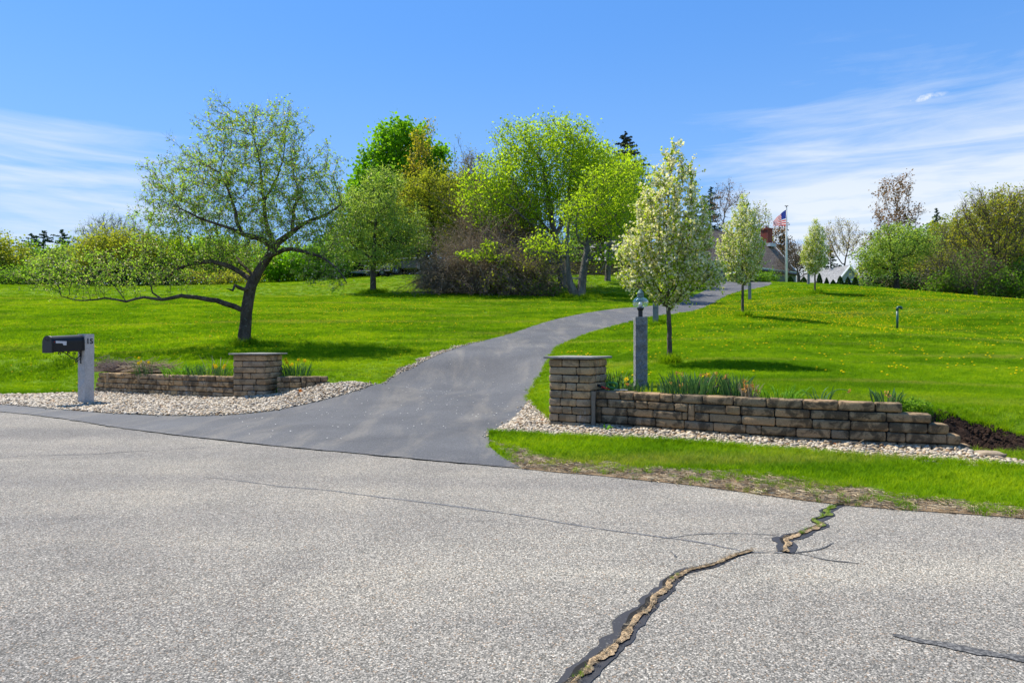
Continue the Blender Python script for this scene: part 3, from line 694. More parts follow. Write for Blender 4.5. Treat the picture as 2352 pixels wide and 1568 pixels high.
def arc_wall(name, label, path, z_top, courses, ch, lens, mat, seed, ends0, ends1, depth=.24, base_fn=None, cat='wall', group=None, slots=()):
    """courses laid from the top down along a curved face line; ends0/ends1 = where each course starts and stops, metres along the face"""
    P = smooth_line(path, .05); seg = np.linalg.norm(np.diff(P, axis=0), axis=1); S = np.r_[0, np.cumsum(seg)]
    def pt(s): return np.array([np.interp(s, S, P[:,0]), np.interp(s, S, P[:,1])])
    org = np.array([*P[0], 0.0]); root = thing(name, label, cat, tuple(org), 0, group)
    B = Blocks(seed); rg = B.rg
    core = MB()
    for c in range(courses):
        s = ends0[min(c, len(ends0)-1)]; end = ends1[min(c, len(ends1)-1)]+0.0; zc = z_top-ch*(c+.5)
        first = True
        while s < end-.04:
            L = lens[rg.integers(0, len(lens))]*rg.uniform(.96, 1.04)
            if first: L *= (.55 if c % 2 else 1.0)
            first = False
            if end-s-L < .12: L = end-s
            hit_slot = [q for q in slots if (c in (q[1], q[1]+1)) and s < q[0]+.10 and s+L > q[0]]
            if hit_slot:
                q = hit_slot[0]
                if q[0]-s > .06:
                    a_, b_ = s, q[0]; d = pt(b_)-pt(a_); l = np.linalg.norm(d); d /= l; nrm = np.array([-d[1], d[0]]); mid = (pt(a_)+pt(b_))/2
                    B.add((*(mid+nrm*depth/2), zc), d, nrm, l, depth, ch)
                if c == q[1]:
                    a_, b_ = q[0], q[0]+.10; d = pt(b_)-pt(a_); l = np.linalg.norm(d); d /= l; nrm = np.array([-d[1], d[0]]); mid = (pt(a_)+pt(b_))/2
                    B.add((*(mid+nrm*depth/2), zc-ch/2), d, nrm, l, depth, 2*ch)
                s = q[0]+.10; continue
            a_, b_ = s, s+L; d = pt(b_)-pt(a_); l = np.linalg.norm(d); d /= l; nrm = np.array([-d[1], d[0]]); mid = (pt(a_)+pt(b_))/2
            B.add((*(mid+nrm*depth/2), zc), d, nrm, l, depth, ch)
            s += L
    B.build('blocks', mat, root, org)
    # near-black filling behind the joints
    V = []; Fq = []; zt = z_top-.03; 
    ss = np.linspace(max(ends0)*.0+ends0[0]+.05, ends1[0]-.05, 30)
    for s in ss:
        d = pt(min(s+.02, S[-1]))-pt(max(s-.02, 0)); d /= np.linalg.norm(d); nrm = np.array([-d[1], d[0]]); q = pt(s)
        for off in (.03, depth-.03):
            a = q+nrm*off-org[:2]; V += [(a[0], a[1], z_top-ch*courses), (a[0], a[1], zt)]
    for i in range(len(ss)-1):
        b = 4*i; Fq += [(b, b+4, b+5, b+1), (b+2, b+3, b+7, b+6), (b+1, b+5, b+7, b+3)]
    mk('joint_fill', V, Fq, m_gap, root)
    return root
CH = .118
Lr = float(np.linalg.norm(np.diff(smooth_line(RW, .05), axis=0), axis=1).sum())
arc_wall('retaining_wall', 'long curved brown block retaining wall stepping down at its right end in front of the daffodils', RW, .566, 5, CH, (.42,.42,.42,.42,.20,.42), M['blockR'], 21,
    [0], [Lr-.72, Lr-.42, Lr-.24, Lr-.12, Lr], slots=((1.45, 1), (.02, 2)))
Ll = float(np.linalg.norm(np.diff(smooth_line(LW, .05), axis=0), axis=1).sum())
arc_wall('retaining_wall', 'long tan and brown block retaining wall behind the mailbox holding the brush pile', LW, .535, 5, .122, (.30,.30,.30,.20,.33), M['blockL'], 31, [.16,.10,.04,0,0], [Ll], slots=((1.62, 0), (3.55, 3), (.45, 0)))
arc_wall('retaining_wall', 'short low block wall between the left stone pillar and the driveway', np.array([(-5.15,14.93),(-4.7,14.90),(-4.02,15.0)]), .535, 5, .122, (.30,.20,.30,.12), M['blockL'], 33,
    [0], [1.10, 1.16, 1.16], slots=((.55, 0),))
def pillar(label, A, a, th, courses, ch, seed, z0, cap_over, mat):
    """square pillar: A = front left corner in plan, th = how far the front face turns towards the camera"""
    ex = np.array([math.cos(th), -math.sin(th)]); ey = np.array([math.sin(th), math.cos(th)])
    cen = A+ex*a/2+ey*a/2; root = thing('stone_pillar', label, 'pillar', (cen[0], cen[1], 0))
    B = Blocks(seed); org = np.array([cen[0], cen[1], 0]); bw = .22
    for c in range(courses):
        z = z0+ch*(c+.5); alt = c % 2
        for side in range(4):
            # each side: from its corner run a-bw so blocks interlock
            q = side*math.pi/2; rot = np.array([[math.cos(q), -math.sin(q)], [math.sin(q), math.cos(q)]])
            d = ex@rot.T if False else np.array([ex[0]*math.cos(q)-ex[1]*math.sin(q), ex[0]*math.sin(q)+ex[1]*math.cos(q)])
            nrm = np.array([-d[1], d[0]]); mid0 = cen-nrm*(a/2)
            s0, s1 = (-a/2, a/2-bw) if alt else (-a/2+bw, a/2)
            cut = s0+(s1-s0)*B.rg.choice([.42, .5, .62, 1.0, .36])
            for (u0, u1) in ((s0, cut), (cut, s1)):
                if u1-u0 < .05: continue
                B.add((*(mid0+d*(u0+u1)/2+nrm*bw/2), z), d, nrm, u1-u0, bw, ch, rnd=.020)
    o = B.build('blocks', mat, root, org)
    MB().box((0,0,z0+ch*courses/2), (a-.04, a-.04, ch*courses-.02), -th).build('core', m_gap, root)
    zt = z0+ch*courses; sl = MB(); rg = np.random.default_rng(seed)
    k = 14; V = []; hw = a/2+cap_over
    ring = []
    for sd in range(4):
        c0 = [(-1,-1),(1,-1),(1,1),(-1,1)][sd]; c1 = [(1,-1),(1,1),(-1,1),(-1,-1)][sd]
        for j in range(k): f = j/k; ring.append((np.array(c0)*(1-f)+np.array(c1)*f)*hw+rg.normal(0, .004, 2))
    for z, kx in ((zt+.008, .985), (zt+.014, 1.0), (zt+.036, 1.0), (zt+.040, .985)):
        for p in ring: w_ = ex*p[0]+ey*p[1]; V.append((w_[0]*kx, w_[1]*kx, z+rg.normal(0, .0012)))
    n = len(ring); Fq = [(r*n+i, r*n+(i+1)%n, (r+1)*n+(i+1)%n, (r+1)*n+i) for r in range(3) for i in range(n)]+[tuple(range(n))[::-1], tuple(3*n+i for i in range(n))]
    mk('cap', V, Fq, M['slab'], root)
    w_ = MB(); w_.box((0,0,zt+.001), (a-.10, a-.10, .022), -th).build('mortar_bed', M['mortar'], root)
    return root
PR = pillar('square tan block pillar with a flat grey cap slab, right of the driveway', np.array([.56,10.45]), .68, R(30), 9, CH, 5, -.03, .055, M['blockP'])
PL = pillar('square tan block pillar with a flat grey cap slab, left of the driveway', np.array([-6.09,14.90]), .76, R(10), 8, .129, 6, -.03, .075, M['blockP'])
# mortar smear where the long wall meets the right pillar
sm = MB(); sm.tube([(1.205,10.155,-.02),(1.21,10.15,.2),(1.205,10.157,.42),(1.21,10.16,.56)], [.042,.032,.038,.045], 8); o = sm.build('mortar_joint', M['mortar'], None); tag(o, 'vertical grey mortar seam between the right pillar and the long wall', 'mortar seam')
# loose flat stone beside the mulch
B = Blocks(9); B.add((5.34,7.63,.035), (.96,-.28), (.28,.96), .26, .20, .075, rnd=.02, rough=.008); o = B.build('loose_block', M['blockP'], None, (5.34,7.63,0)); o.location = (5.34,7.63,0); tag(o, 'single loose tan block lying in the pebbles below the mulch', 'block')
# mulch heap
def mulch():
    p = MUL; lo, hi = p.min(0), p.max(0); gx, gy = np.meshgrid(np.arange(lo[0], hi[0], .05), np.arange(lo[1], hi[1], .05)); P = np.stack([gx.ravel(), gy.ravel()], 1)
    P = P[pip(P, p)]; P = P[pdist(P, p) > .02]; n = len(p); A = np.concatenate([p, P]); r = delaunay_2d_cdt([Vector(q) for q in A.tolist()], [], [list(range(n))], 1, 1e-5)
    V2 = np.array([tuple(v) for v in r[0]]); d = pdist(V2, p); rg = np.random.default_rng(2)
    z = gz0(V2)+.05*sstep(d/.25)+rg.normal(0, .016, len(V2))*np.minimum(1, d/.06)+.02*np.sin(V2[:,0]*9)*np.cos(V2[:,1]*8)*np.minimum(1,d/.2)+.008
    return tag(mk('mulch', np.c_[V2, z], list(r[2]), M['mulch']), kind='structure')
mulch()
def clod(i):
    rg = np.random.default_rng(i); bm = bmesh.new(); bmesh.ops.create_icosphere(bm, subdivisions=1, radius=.5)
    for v in bm.verts: v.co *= rg.uniform(.6, 1.3)
    me = bpy.data.meshes.new('clod'); bm.to_mesh(me); bm.free(); return link_mesh('clod', me, M['mulch'])
cl_ = variants('mulch clods', clod, 4); rg = np.random.default_rng(4); Pm = fillpoly(MUL, 1500, rg)
tag(scatter('mulch_clods', np.c_[Pm, gz0(Pm)+.05*sstep(pdist(Pm, MUL)/.25)+.012], np.exp(rg.normal(-3.5,.45,len(Pm))), rg.uniform(0,6,(len(Pm),3)), cl_, 4, 2), kind='stuff')
# soil in the planting beds
for P, nm in ((BEDL, 'planting_bed'), (BEDR, 'planting_bed')): tag(sheet(nm, np.array(P), M['mulch'], .012, ((0,.2),)), kind='structure')

# ---------------------------------------------------------------- granite posts, mailbox, lamps
def m_granite(name, a, b, rough_face):
    m, g = newmat(name); p = objc(g); v = g.n('ShaderNodeTexVoronoi', i={'Vector': p, 'Scale': 170.0}); c = g.n('ShaderNodeSeparateColor', i={0: v.outputs['Color']})
    col = g.mix(c.outputs[0], a, b); col = g.mix(g.rng(c.outputs[1], .86, .97, 0, .7), col, (.12,.12,.12))
    n = g.noise(p, 3.5, 5, .65); col = g.mix(g.rng(n, .48, .68, 0, .75 if rough_face else .35), col, tuple(x*.45 for x in a)); r = g.noise(p, 11 if rough_face else 40, 5, .7, .8)
    finish(g, col, .9, r, 1.0 if rough_face else .6, .07 if rough_face else .008, .2); return m
M['granL'] = m_granite('speckled light granite', (.36,.355,.34), (.60,.59,.57), False)
M['granD'] = m_granite('split dark granite', (.17,.172,.170), (.34,.34,.335), True)
def stone_post(w, h, seed, split=(0,), amp=.012, z0=-.15, m=None, parent=None, name='post', rz=0.0, wob=.003):
    """square post with rock-split faces; split = indices of rough faces (0 front, 1 right, 2 back, 3 left)"""
    rg = np.random.default_rng(seed); k = 8; nz = 44; ring = []; V = []
    from mathutils import noise as mn
    for sd in range(4):
        c0 = [(-1,-1),(1,-1),(1,1),(-1,1)][sd]; c1 = [(1,-1),(1,1),(-1,1),(-1,-1)][sd]
        for j in range(k): f = j/k; ring.append((sd, f, np.array(c0)*(1-f)+np.array(c1)*f))
    nm = [np.array(v) for v in ((0,-1),(1,0),(0,1),(-1,0))]
    for i in range(nz):
        z = z0+(h-z0)*i/(nz-1); top = .985 if i == nz-1 else 1.0
        for sd, f, p in ring:
            q = p*w/2
            if sd in split:
                e = mn.noise(Vector((f*2.2+sd*9, z*7, seed)))+.6*mn.noise(Vector((f*6+sd*9, z*19, seed+5)))
                q = q+nm[sd]*(e*amp*(1 if .02 < f < .98 else .35)+amp*.3)
            q = q+np.array([mn.noise(Vector((z*5, seed, 1))), mn.noise(Vector((z*5, seed, 7)))])*wob
            V.append((q[0]*top*math.cos(rz)-q[1]*top*math.sin(rz), q[0]*top*math.sin(rz)+q[1]*top*math.cos(rz), z-(.0 if i < nz-1 else 0)))
    n = len(ring); Fq = [(r*n+i, r*n+(i+1)%n, (r+1)*n+(i+1)%n, (r+1)*n+i) for r in range(nz-1) for i in range(n)]+[tuple((nz-1)*n+i for i in range(n))]
    return mk(name, V, Fq, m, parent)
def text_mesh(body, size, depth, m, parent, name, mat4, font_bold=False):
    cu = bpy.data.curves.new(name, 'FONT'); cu.body = body; cu.size = size; cu.extrude = depth; cu.align_x = 'CENTER'; cu.align_y = 'CENTER'
    if font_bold: cu.offset = size*.018
    tmp = bpy.data.objects.new('tmp', cu); C.objects.link(tmp); bpy.context.view_layer.update()
    me = bpy.data.meshes.new_from_object(tmp); bpy.data.objects.remove(tmp)
    me.transform(mat4); o = link_mesh(name, me, m, parent); return o
M['black'] = plain('satin black metal', (.008,.009,.012), .45, .35, 0, .2, 20, .05)
M['black2'] = plain('flat black iron', (.010,.010,.011), .55, .4)
M['alu'] = plain('pale grey flag metal', (.52,.53,.56), .4, .5)
n1_ = np.array([-.41,-.91]); n1_ /= np.linalg.norm(n1_); e2_ = np.array([-n1_[1], n1_[0]])   # n1_: towards the mailbox door, e2_ to its right
if e2_[0] < 0: e2_ = -e2_
pc = np.array([-8.92, 14.30]); pw = .205; ph = 1.455
rz_p = math.atan2(n1_[1], n1_[0])+math.pi/2        # front face (local -y) looks along n1_
gpost = thing('granite_post', 'rough light granite post with the number 15 carrying the mailbox', 'post', (pc[0], pc[1], 0), rz_p)
stone_post(pw, ph, 3, (0,3), .014, -.2, M['granL'], gpost, 'shaft')
# number on the face looking right (+x local)
Mx = Matrix.Translation((pw/2+.004, .005, 1.30)) @ Matrix.Rotation(R(90), 4, 'Z') @ Matrix.Rotation(R(90), 4, 'X')
text_mesh('15', .15, .004, M['black2'], gpost, 'house_number', Mx, True)
mbx = thing('mailbox', 'black arched metal mailbox with a pale flag on a scroll bracket', 'mailbox')
mbx.location = (pc[0]+n1_[0]*pw/2, pc[1]+n1_[1]*pw/2, 1.12); mbx.rotation_euler = (0, 0, rz_p)    # local -y points to the door, x to the right
tilt = R(-3.5)
def arch(w, h, k=16):
    r = w/2; pts = [(-r, 0), (-r, h-r)]+[(r*math.cos(math.pi-q*math.pi/k), h-r+r*math.sin(q*math.pi/k)) for q in range(1, k)]+[(r, h-r), (r, 0)]
    return pts
def extr(prof, y0, y1, m, name, parent, sc=1.0, slope=0.0, closed=True):
    n = len(prof); V = [(x*s_, y, z*s_+y*slope+(1-s_)*.1) for y, s_ in ((y0, 1.0), (y1, sc)) for x, z in prof]
    Fq = [(i, (i+1)%n, n+(i+1)%n, n+i) for i in range(n)]+[tuple(range(n)), tuple(range(n, 2*n))[::-1]]
    return mk(name, V, Fq, m, parent)
sl_ = math.tan(R(3.0)); Lb = .66
o = extr(arch(.27,.32), -.04, -Lb, M['black'], 'body', mbx, 1.0, sl_); bevel(o, .006)
o = extr([(x*1.05, z*1.035-.006) for x, z in arch(.27,.32)], -.02, -.055, M['black'], 'back_rim', mbx, 1.0, sl_)
dr_ = extr([(x*1.06, z*1.04-.007) for x, z in arch(.27,.32)], -Lb+.01, -Lb-.035, M['black'], 'door', mbx, 1.0, sl_); bevel(dr_, .006)
hb = MB(); hb.tube([(0,-Lb-.035,.235-Lb*sl_),(0,-Lb-.06,.24-Lb*sl_),(0,-Lb-.06,.275-Lb*sl_)], .008, 8); hb.build('handle', M['black2'], dr_)
# flag lying flat along the right side
fx = .139; V = [(-.24,.170),(-.36,.168),(-.38,.135),(-.44,.130),(-.44,.185+.03),(-.24,.2)]
fp = [(y, z-.0+y*sl_) for y, z in ((-.20,.155),(-.335,.160),(-.35,.125),(-.41,.125),(-.415,.205),(-.20,.205))]
fp = [(-.62+(-.20-y), z+.02) if False else (y-.10, z) for y, z in fp]
fp = [(-(.61)+(-(y+.30)), z) for y, z in fp]
Vv = [(fx, y, z) for y, z in fp]+[(fx+.005, y, z) for y, z in fp]; n_ = len(fp)
fo = mk('flag', Vv, [tuple(range(n_))[::-1], tuple(range(n_, 2*n_))]+[(i, (i+1)%n_, n_+(i+1)%n_, n_+i) for i in range(n_)], M['alu'], mbx)
mr_ = plain('red reflector', (.35,.02,.02), .3); MB().box((fx+.008, fp[0][0]-.03, (fp[0][1]+fp[-1][1])/2), (.006,.018,.018)).build('rivet', mr_, fo)
# scroll bracket below the box
def spiral(c, r0, r1, a0, a1, n=22): return [(0, c[0]+(r0+(r1-r0)*i/n)*math.cos(a0+(a1-a0)*i/n), c[1]+(r0+(r1-r0)*i/n)*math.sin(a0+(a1-a0)*i/n)) for i in range(n+1)]
bk = MB(); rr = .0095
bk.box((0,-.010,-.13), (.03,.016,.30)); bk.box((0,-.24,-.006-.24*sl_), (.03,.46,.012))
bk.tube(smooth_line([(0,-.44,-.03),(0,-.36,-.04),(0,-.27,-.10),(0,-.18,-.165),(0,-.11,-.175),(0,-.05,-.14),(0,-.025,-.10),(0,-.05,-.035),(0,-.11,-.012)], .012), rr, 6)
bk.tube(spiral((-.44,-.062), .034, .008, R(90), R(90+430)), rr*.85, 6); bk.tube(spiral((-.095,-.225), .036, .010, R(60), R(60+430)), rr*.85, 6)
bk.tube(spiral((-.155,-.062), .036, .010, R(20), R(20-430)), rr*.85, 6); bk.tube(spiral((-.26,-.045), .026, .008, R(160), R(160+400)), rr*.8, 6)
bk.tube([(0,-.30,-.09),(0,-.275,-.04),(0,-.285,-.015)], rr, 6); bk.tube([(0,-.065,-.20),(0,-.03,-.185),(0,-.012,-.19)], rr, 6)
bk.build('bracket', M['black2'], mbx)

m_glass, g = newmat('clear lamp glass'); gl = g.n('ShaderNodeBsdfGlossy', i={0: (.95,.97,.97), 1: .03}); tr = g.n('ShaderNodeBsdfTransparent', i={0: (.88,.91,.91)})
lw = g.n('ShaderNodeLayerWeight', i={0: .42}); mx = g.n('ShaderNodeMixShader', i={0: g.math('ADD', g.math('MULTIPLY', lw.outputs['Facing'], .55), .10), 1: tr, 2: gl}); g.n('ShaderNodeOutputMaterial', i={0: mx})
m_bulb = plain('frosted white bulb', (.82,.82,.80), .35, .5, 0, .02); m_verd, g = newmat('green weathered copper'); n = g.noise(objc(g), 28, 4, .7); finish(g, g.mix(n, (.035,.055,.05), (.22,.33,.29)), .7, n, .3, .003, .3)
def lamp_post(label, x, y, z, rz=0.0, seed=1, h=1.16, w=.19, split=(0,)):
    r = thing('lamp_post', label, 'lamp post', (x, y, z), rz, 'granite lamp posts up the driveway')
    stone_post(w, h, seed, split, .017, -.15, M['granD'], r, 'post', wob=.002)
    lt = MB(); lt.lathe([(.036,h),(.036,h+.105),(.034,h+.11)], k=18); lt.lathe([(.042,h+.108),(.052,h+.125),(.054,h+.150),(.046,h+.152)], k=18)
    lt.mi = 1; [lt.box((.053*math.cos(q), .053*math.sin(q), h+.138), (.010,.010,.010), q) for q in [k*math.pi/5 for k in range(10)]]; lt.build('lantern_base', [M['black2'], m_verd], r, False)
    
    pr = [(.050,h+.152),(.078,h+.158),(.110,h+.180),(.126,h+.210),(.129,h+.232),(.122,h+.262),(.100,h+.292),(.070,h+.312),(.052,h+.320)]
    gb = MB().lathe(pr, k=32); gb.F = gb.F[:-2]; go = gb.build('glass_globe', m_glass, r, True)
    MB().lathe([(.012,h+.155),(.024,h+.165),(.033,h+.190),(.033,h+.212),(.024,h+.232),(.006,h+.242)], k=16).build('bulb', m_bulb, go, True)
    cp = MB(); cp.lathe([(.054,h+.314),(.056,h+.322),(.053,h+.345),(.056,h+.362),(.054,h+.366)], k=20); cp.lathe([(.060,h+.366),(.052,h+.385),(.028,h+.425),(.016,h+.440),(.008,h+.448)], k=20); cp.build('cap', m_verd, r, True)
    rg_ = [(.042*math.cos(q), 0, h+.490+.042*math.sin(q)) for q in np.linspace(0, 2*math.pi, 25)]; MB().tube(rg_, .0055, 6).build('top_ring', M['black2'], r, True)
    return r
for lab, u, Y, rz, sd_ in (('nearest lamp post, rough dark granite with a glass globe lantern, behind the long block wall', 1471, 11.0, 0, 41),
    ('granite lamp post half hidden behind the low branches of the nearest flowering pear tree', 1506, 27.0, R(-22), 42),
    ('granite lamp post beside the driveway behind the trunk of the second flowering pear tree', 1722, 43.7, R(-20), 43),
    ('farthest granite lamp post on the hill crest just left of the third flowering pear', 1857, 56.0, R(-15), 44)):
    p = gp(u, Y); lamp_post(lab, p[0], p[1], p[2], rz, sd_)
# green vent pipe
p = gp(2061, 30); m_green = plain('dark green painted pipe', (.008,.075,.055), .4, .5, 0, .3, 12, .1)
vp = thing('vent_pipe', 'dark green hooked standpipe rising from the lawn on the right', 'pipe', tuple(p)); hp = 1.02
MB().tube([(0,0,-.1),(0,0,hp-.16)], .047, 16).build('pipe', m_green, vp, True)
k = MB(); k.tube([(0,0,hp-.18),(0,0,hp-.10)]+[(.075-.075*math.cos(q), 0, hp-.10+.075*math.sin(q)) for q in np.linspace(.2, math.pi/2, 6)]+[(.13+.045*math.sin(q), 0, hp-.07+.045*math.cos(q)) for q in np.linspace(0, math.pi/2, 6)]+[(.176,0,hp-.115)], .054, 16); k.build('elbow', m_green, vp, True)
# garden tools lying on the long wall next to the pillar
m_hg = plain('green rubber grip', (.035,.16,.03), .45, .4); m_hr = plain('red plastic grip', (.55,.05,.04), .45, .4)
tz = .566; q0 = at(1386, 897, 10.32)
tl1 = thing('hand_pruner', 'red and black handled tool lying on the wall by the right pillar', 'garden tool', (q0[0], q0[1], tz+.02), R(-25))
MB().tube([(-.10,0,.055),(-.07,.0,.045),(-.03,0,.028)], [.014,.022,.018], 10).build('black_grip', M['black2'], tl1, True)
MB().tube([(-.035,0,.030),(.03,.0,.012),(.10,.01,-.002)], [.018,.015,.010], 10).build('red_handle', m_hr, tl1, True)
q1 = at(1402, 895, 10.25)
tl2 = thing('garden_shears', 'tool with a chunky green loop handle lying on the wall by the right pillar', 'garden tool', (q1[0]+.02, q1[1], tz+.02), R(-20))
loop = [(-.075,0,.075),(-.05,0,.092),(.03,0,.095),(.075,0,.075),(.075,0,.035),(.045,0,.018),(-.02,0,.022),(-.06,0,.040)]
MB().tube(smooth_line(loop+[loop[0]], .012), .018, 10).build('handle', m_hg, tl2, True)
MB().box((.14,.0,-.006), (.20,.035,.008)).build('blade', M['alu'], tl2)
# ---------------------------------------------------------------- buildings
def m_shingle(name, a, b, sc=2.4):
    m, g = newmat(name); p = objc(g); uv = g.n('ShaderNodeTexCoord').outputs['UV']
    br = g.n('ShaderNodeTexBrick', i={'Vector': uv, 'Color1': (*a,1), 'Color2': (*b,1), 'Mortar': (*[x*.45 for x in a],1), 'Scale': sc, 'Mortar Size': .012, 'Brick Width': .8, 'Row Height': .38})
    br.offset_frequency = 2; n = g.noise(uv, 3, 5, .7); col = g.mix(1.0, br.outputs[0], g.ramp(n, [(.3,(.65,.65,.65)),(.7,(1.3,1.3,1.3))]), 'MULTIPLY')
    finish(g, col, .9, br.outputs[1], .5, .02, .1); return m
M['roofb'] = m_shingle('brown roof shingle', (.17,.125,.095), (.26,.20,.155)); M['roofg'] = m_shingle('grey roof shingle', (.20,.20,.21), (.29,.29,.30))
M['sid1'] = plain('olive grey siding', (.20,.21,.16), .7, .2, 0, .06); M['sid2'] = plain('pale grey siding', (.40,.40,.42), .7, .2, 0, .05)
M['sid3'] = plain('light grey siding', (.50,.51,.50), .7, .2, 0, .05)
M['white'] = plain('white painted trim', (.80,.80,.78), .5, .4, 0, .03); M['dkglass'] = plain('dark window glass', (.03,.04,.05), .08, .6, 0, .1)
def uvquad(o, pts_uv):
    me = o.data; l = me.uv_layers.new(name='UVMap')
    for i, lp in enumerate(me.loops): l.data[i].uv = pts_uv[lp.vertex_index % len(pts_uv)]
def V3(*a): return np.array(a, float)
def clapboard(name, a, b, z0, ztop, m, parent, board=.13, out=None, top_fn=None):
    """overlapping boards on the wall from plan point a to b; top_fn(s in 0..1) limits the height (gables)"""
    a = V3(*a); b = V3(*b); d = (b-a)/np.linalg.norm(b-a); nrm = np.array([d[1], -d[0]]); L = np.linalg.norm(b-a); V = []; Fq = []
    z = z0
    while z < ztop-.01:
        z2 = min(z+board, ztop); s0, s1 = 0.0, 1.0
        if top_fn:
            ss = np.linspace(0, 1, 201); ok = np.array([top_fn(t) for t in ss]) >= z2
            if not ok.any(): break
            s0, s1 = ss[ok][0], ss[ok][-1]
        q = len(V)
        for s, zz, off in ((s0, z, .022), (s1, z, .022), (s1, z2, .004), (s0, z2, .004), (s0, z, .0), (s1, z, .0)):
            p = a+d*L*s+nrm*off; V.append((p[0], p[1], zz))
        Fq += [(q,q+1,q+2,q+3), (q,q+4,q+5,q+1)]; z = z2
    return mk(name, V, Fq, m, parent)
def roof_slab(name, p, m, parent, th=.12, sc=1.0):
    p = [Vector(x) for x in p]; n = (p[1]-p[0]).cross(p[3]-p[0]).normalized()
    if n.z < 0: n = -n
    V = list(p)+[x-n*th for x in p]; o = mk(name, V, [(0,1,2,3),(7,6,5,4),(0,4,5,1),(1,5,6,2),(2,6,7,3),(3,7,4,0)], m, parent)
    w_ = (p[1]-p[0]).length; h_ = (p[3]-p[0]).length; uvquad(o, [(0,0),(w_,0),(w_,h_),(0,h_)]*2); return o
def window(parent, c, d, w_, h_, glass=None, fr=.09):
    """c centre, d unit direction along the wall"""
    d = V3(*d); nrm = np.array([d[1], -d[0]]); f = MB(); rz = math.atan2(d[1], d[0])
    for sx in (-1, 1): q = np.array(c[:2])+d*sx*(w_/2)+nrm*.045; f.box((q[0], q[1], c[2]), (fr, .07, h_+fr), rz)
    for sz in (-1, 1): q = np.array(c[:2])+nrm*.045; f.box((q[0], q[1], c[2]+sz*h_/2), (w_-fr, .068, fr), rz)
    q = np.array(c[:2])+nrm*.043; f.box((q[0], q[1], c[2]), (w_-fr, .04, .05), rz)
    o = f.build('window', M['white'], parent); q = np.array(c[:2])+nrm*.032; MB().box((q[0], q[1], c[2]), (w_-.02, .02, h_-.02), rz).build('pane', glass or M['dkglass'], o); return o
def gable_house(name, label, ridgeL, ridgeR, half, pitch_drop, wall_h, roofm, sidm, over=.35, trims=True):
    """ridge from ridgeL to ridgeR (x,y,z); half = half width of the house; eaves pitch_drop below the ridge"""
    A = V3(*ridgeL); Bq = V3(*ridgeR); d = (Bq-A)[:2]; L = np.linalg.norm(d); d /= L; nf = np.array([d[1], -d[0]])    # nf points to the camera side
    org = np.array([*((A+Bq)/2)[:2], 0.0]); zr = A[2]; ze = zr-pitch_drop; z0 = ze-wall_h
    r = thing(name, label, 'house', (org[0], org[1], z0)); o3 = np.array([org[0], org[1], z0])
    def P(s, off, z): q = A[:2]+d*s+nf*off; return np.array([q[0]-o3[0], q[1]-o3[1], z-z0])
    sl = pitch_drop/half; eo = over*.8
    for sgn, nm_ in ((1, 'roof'), (-1, 'roof')):
        roof_slab(nm_, [P(-over, sgn*(half+eo), ze-eo*sl), P(L+over, sgn*(half+eo), ze-eo*sl), P(L+over, sgn*.0, zr+.0), P(-over, sgn*.0, zr)] , roofm, r)
    zi = -.0
    def wall(nm_, s0, o0, s1, o1, gab=False):
        a = P(s0, o0, z0); b = P(s1, o1, z0)
        fn = (lambda t: (pitch_drop*(1-abs(2*t-1)))+wall_h-.10) if gab else None
        return clapboard(nm_, a[:2], b[:2], -2.0, (wall_h+pitch_drop if gab else wall_h-.05), sidm, r, top_fn=fn)
    wall('wall', 0, half, L, half); wall('wall', L, half, L, -half, True); wall('wall', L, -half, 0, -half); wall('wall', 0, -half, 0, half, True)
    co = MB(); c_ = P(L/2, 0, 0); rz = math.atan2(d[1], d[0])
    co.box((c_[0], c_[1], (wall_h-2)/2-.1), (L-.06, 2*half-.06, wall_h+2-.3), rz); co.build('inner_shell', sidm, r)
    if trims:
        for s, o_ in ((L, half), (L, -half), (0, half), (0, -half)): q = P(s, o_, 0); MB().box((q[0], q[1], wall_h/2-1), (.16,.16,wall_h+1.9), rz).build('corner_board', M['white'], r)
        t = MB()
        q = P(L/2, half+.06, 0); t.box((q[0], q[1], wall_h-.12), (L+over*1.2, .10, .20), rz)
        t.build('fascia', M['white'], r)
        for s in (L+over-.02, -over+.02):
            for sg in (1, -1):
                a = P(s, sg*(half+eo), ze-eo*sl-.16); b = P(s, 0, zr-.16); MB().tube([a, b], .15, 4).build('rake_board', M['white'], r)
    return r, P, d, nf, L
# main house: brown roof, chimney at the right end of the ridge
h1, P, d, nf, L = gable_house('house', 'low house with a steep brown shingle roof and red brick chimney behind the pear trees', (15.5, 65.0, 12.6), (28.0, 75.0, 12.6), 3.3, 3.9, 2.9, M['roofb'], M['sid1'])
m_brick, g = newmat('red chimney brick'); br = g.n('ShaderNodeTexBrick', i={'Vector': objc(g), 'Color1': (.30,.055,.03,1), 'Color2': (.20,.035,.022,1), 'Mortar': (.22,.15,.12,1), 'Scale': 5.0, 'Mortar Size': .02}); finish(g, br.outputs[0], .9, br.outputs[1], .4, .01)
ch = MB(); q = P(L-.9, .5, 0); ztop = 12.6-float(h1.location.z)
ch.box((q[0], q[1], ztop-.1), (.95,.85,1.9), math.atan2(d[1], d[0])); ch.box((q[0], q[1], ztop+.86), (1.07,.97,.16), math.atan2(d[1], d[0])); co = ch.build('chimney', m_brick, h1)
fc = MB(); fc.lathe([(.14,ztop+.94),(.14,ztop+1.1)], (q[0], q[1], 0), 10); fc.lathe([(.26,ztop+1.16),(.22,ztop+1.22),(.04,ztop+1.26)], (q[0], q[1], 0), 10); fc.build('flue_cap', M['slab'], co)
MB().box((q[0]+nf[0]*.3, q[1]+nf[1]*.3, ztop-.92), (1.15,.98,.35), math.atan2(d[1], d[0])).build('flashing', M['alu'], co)
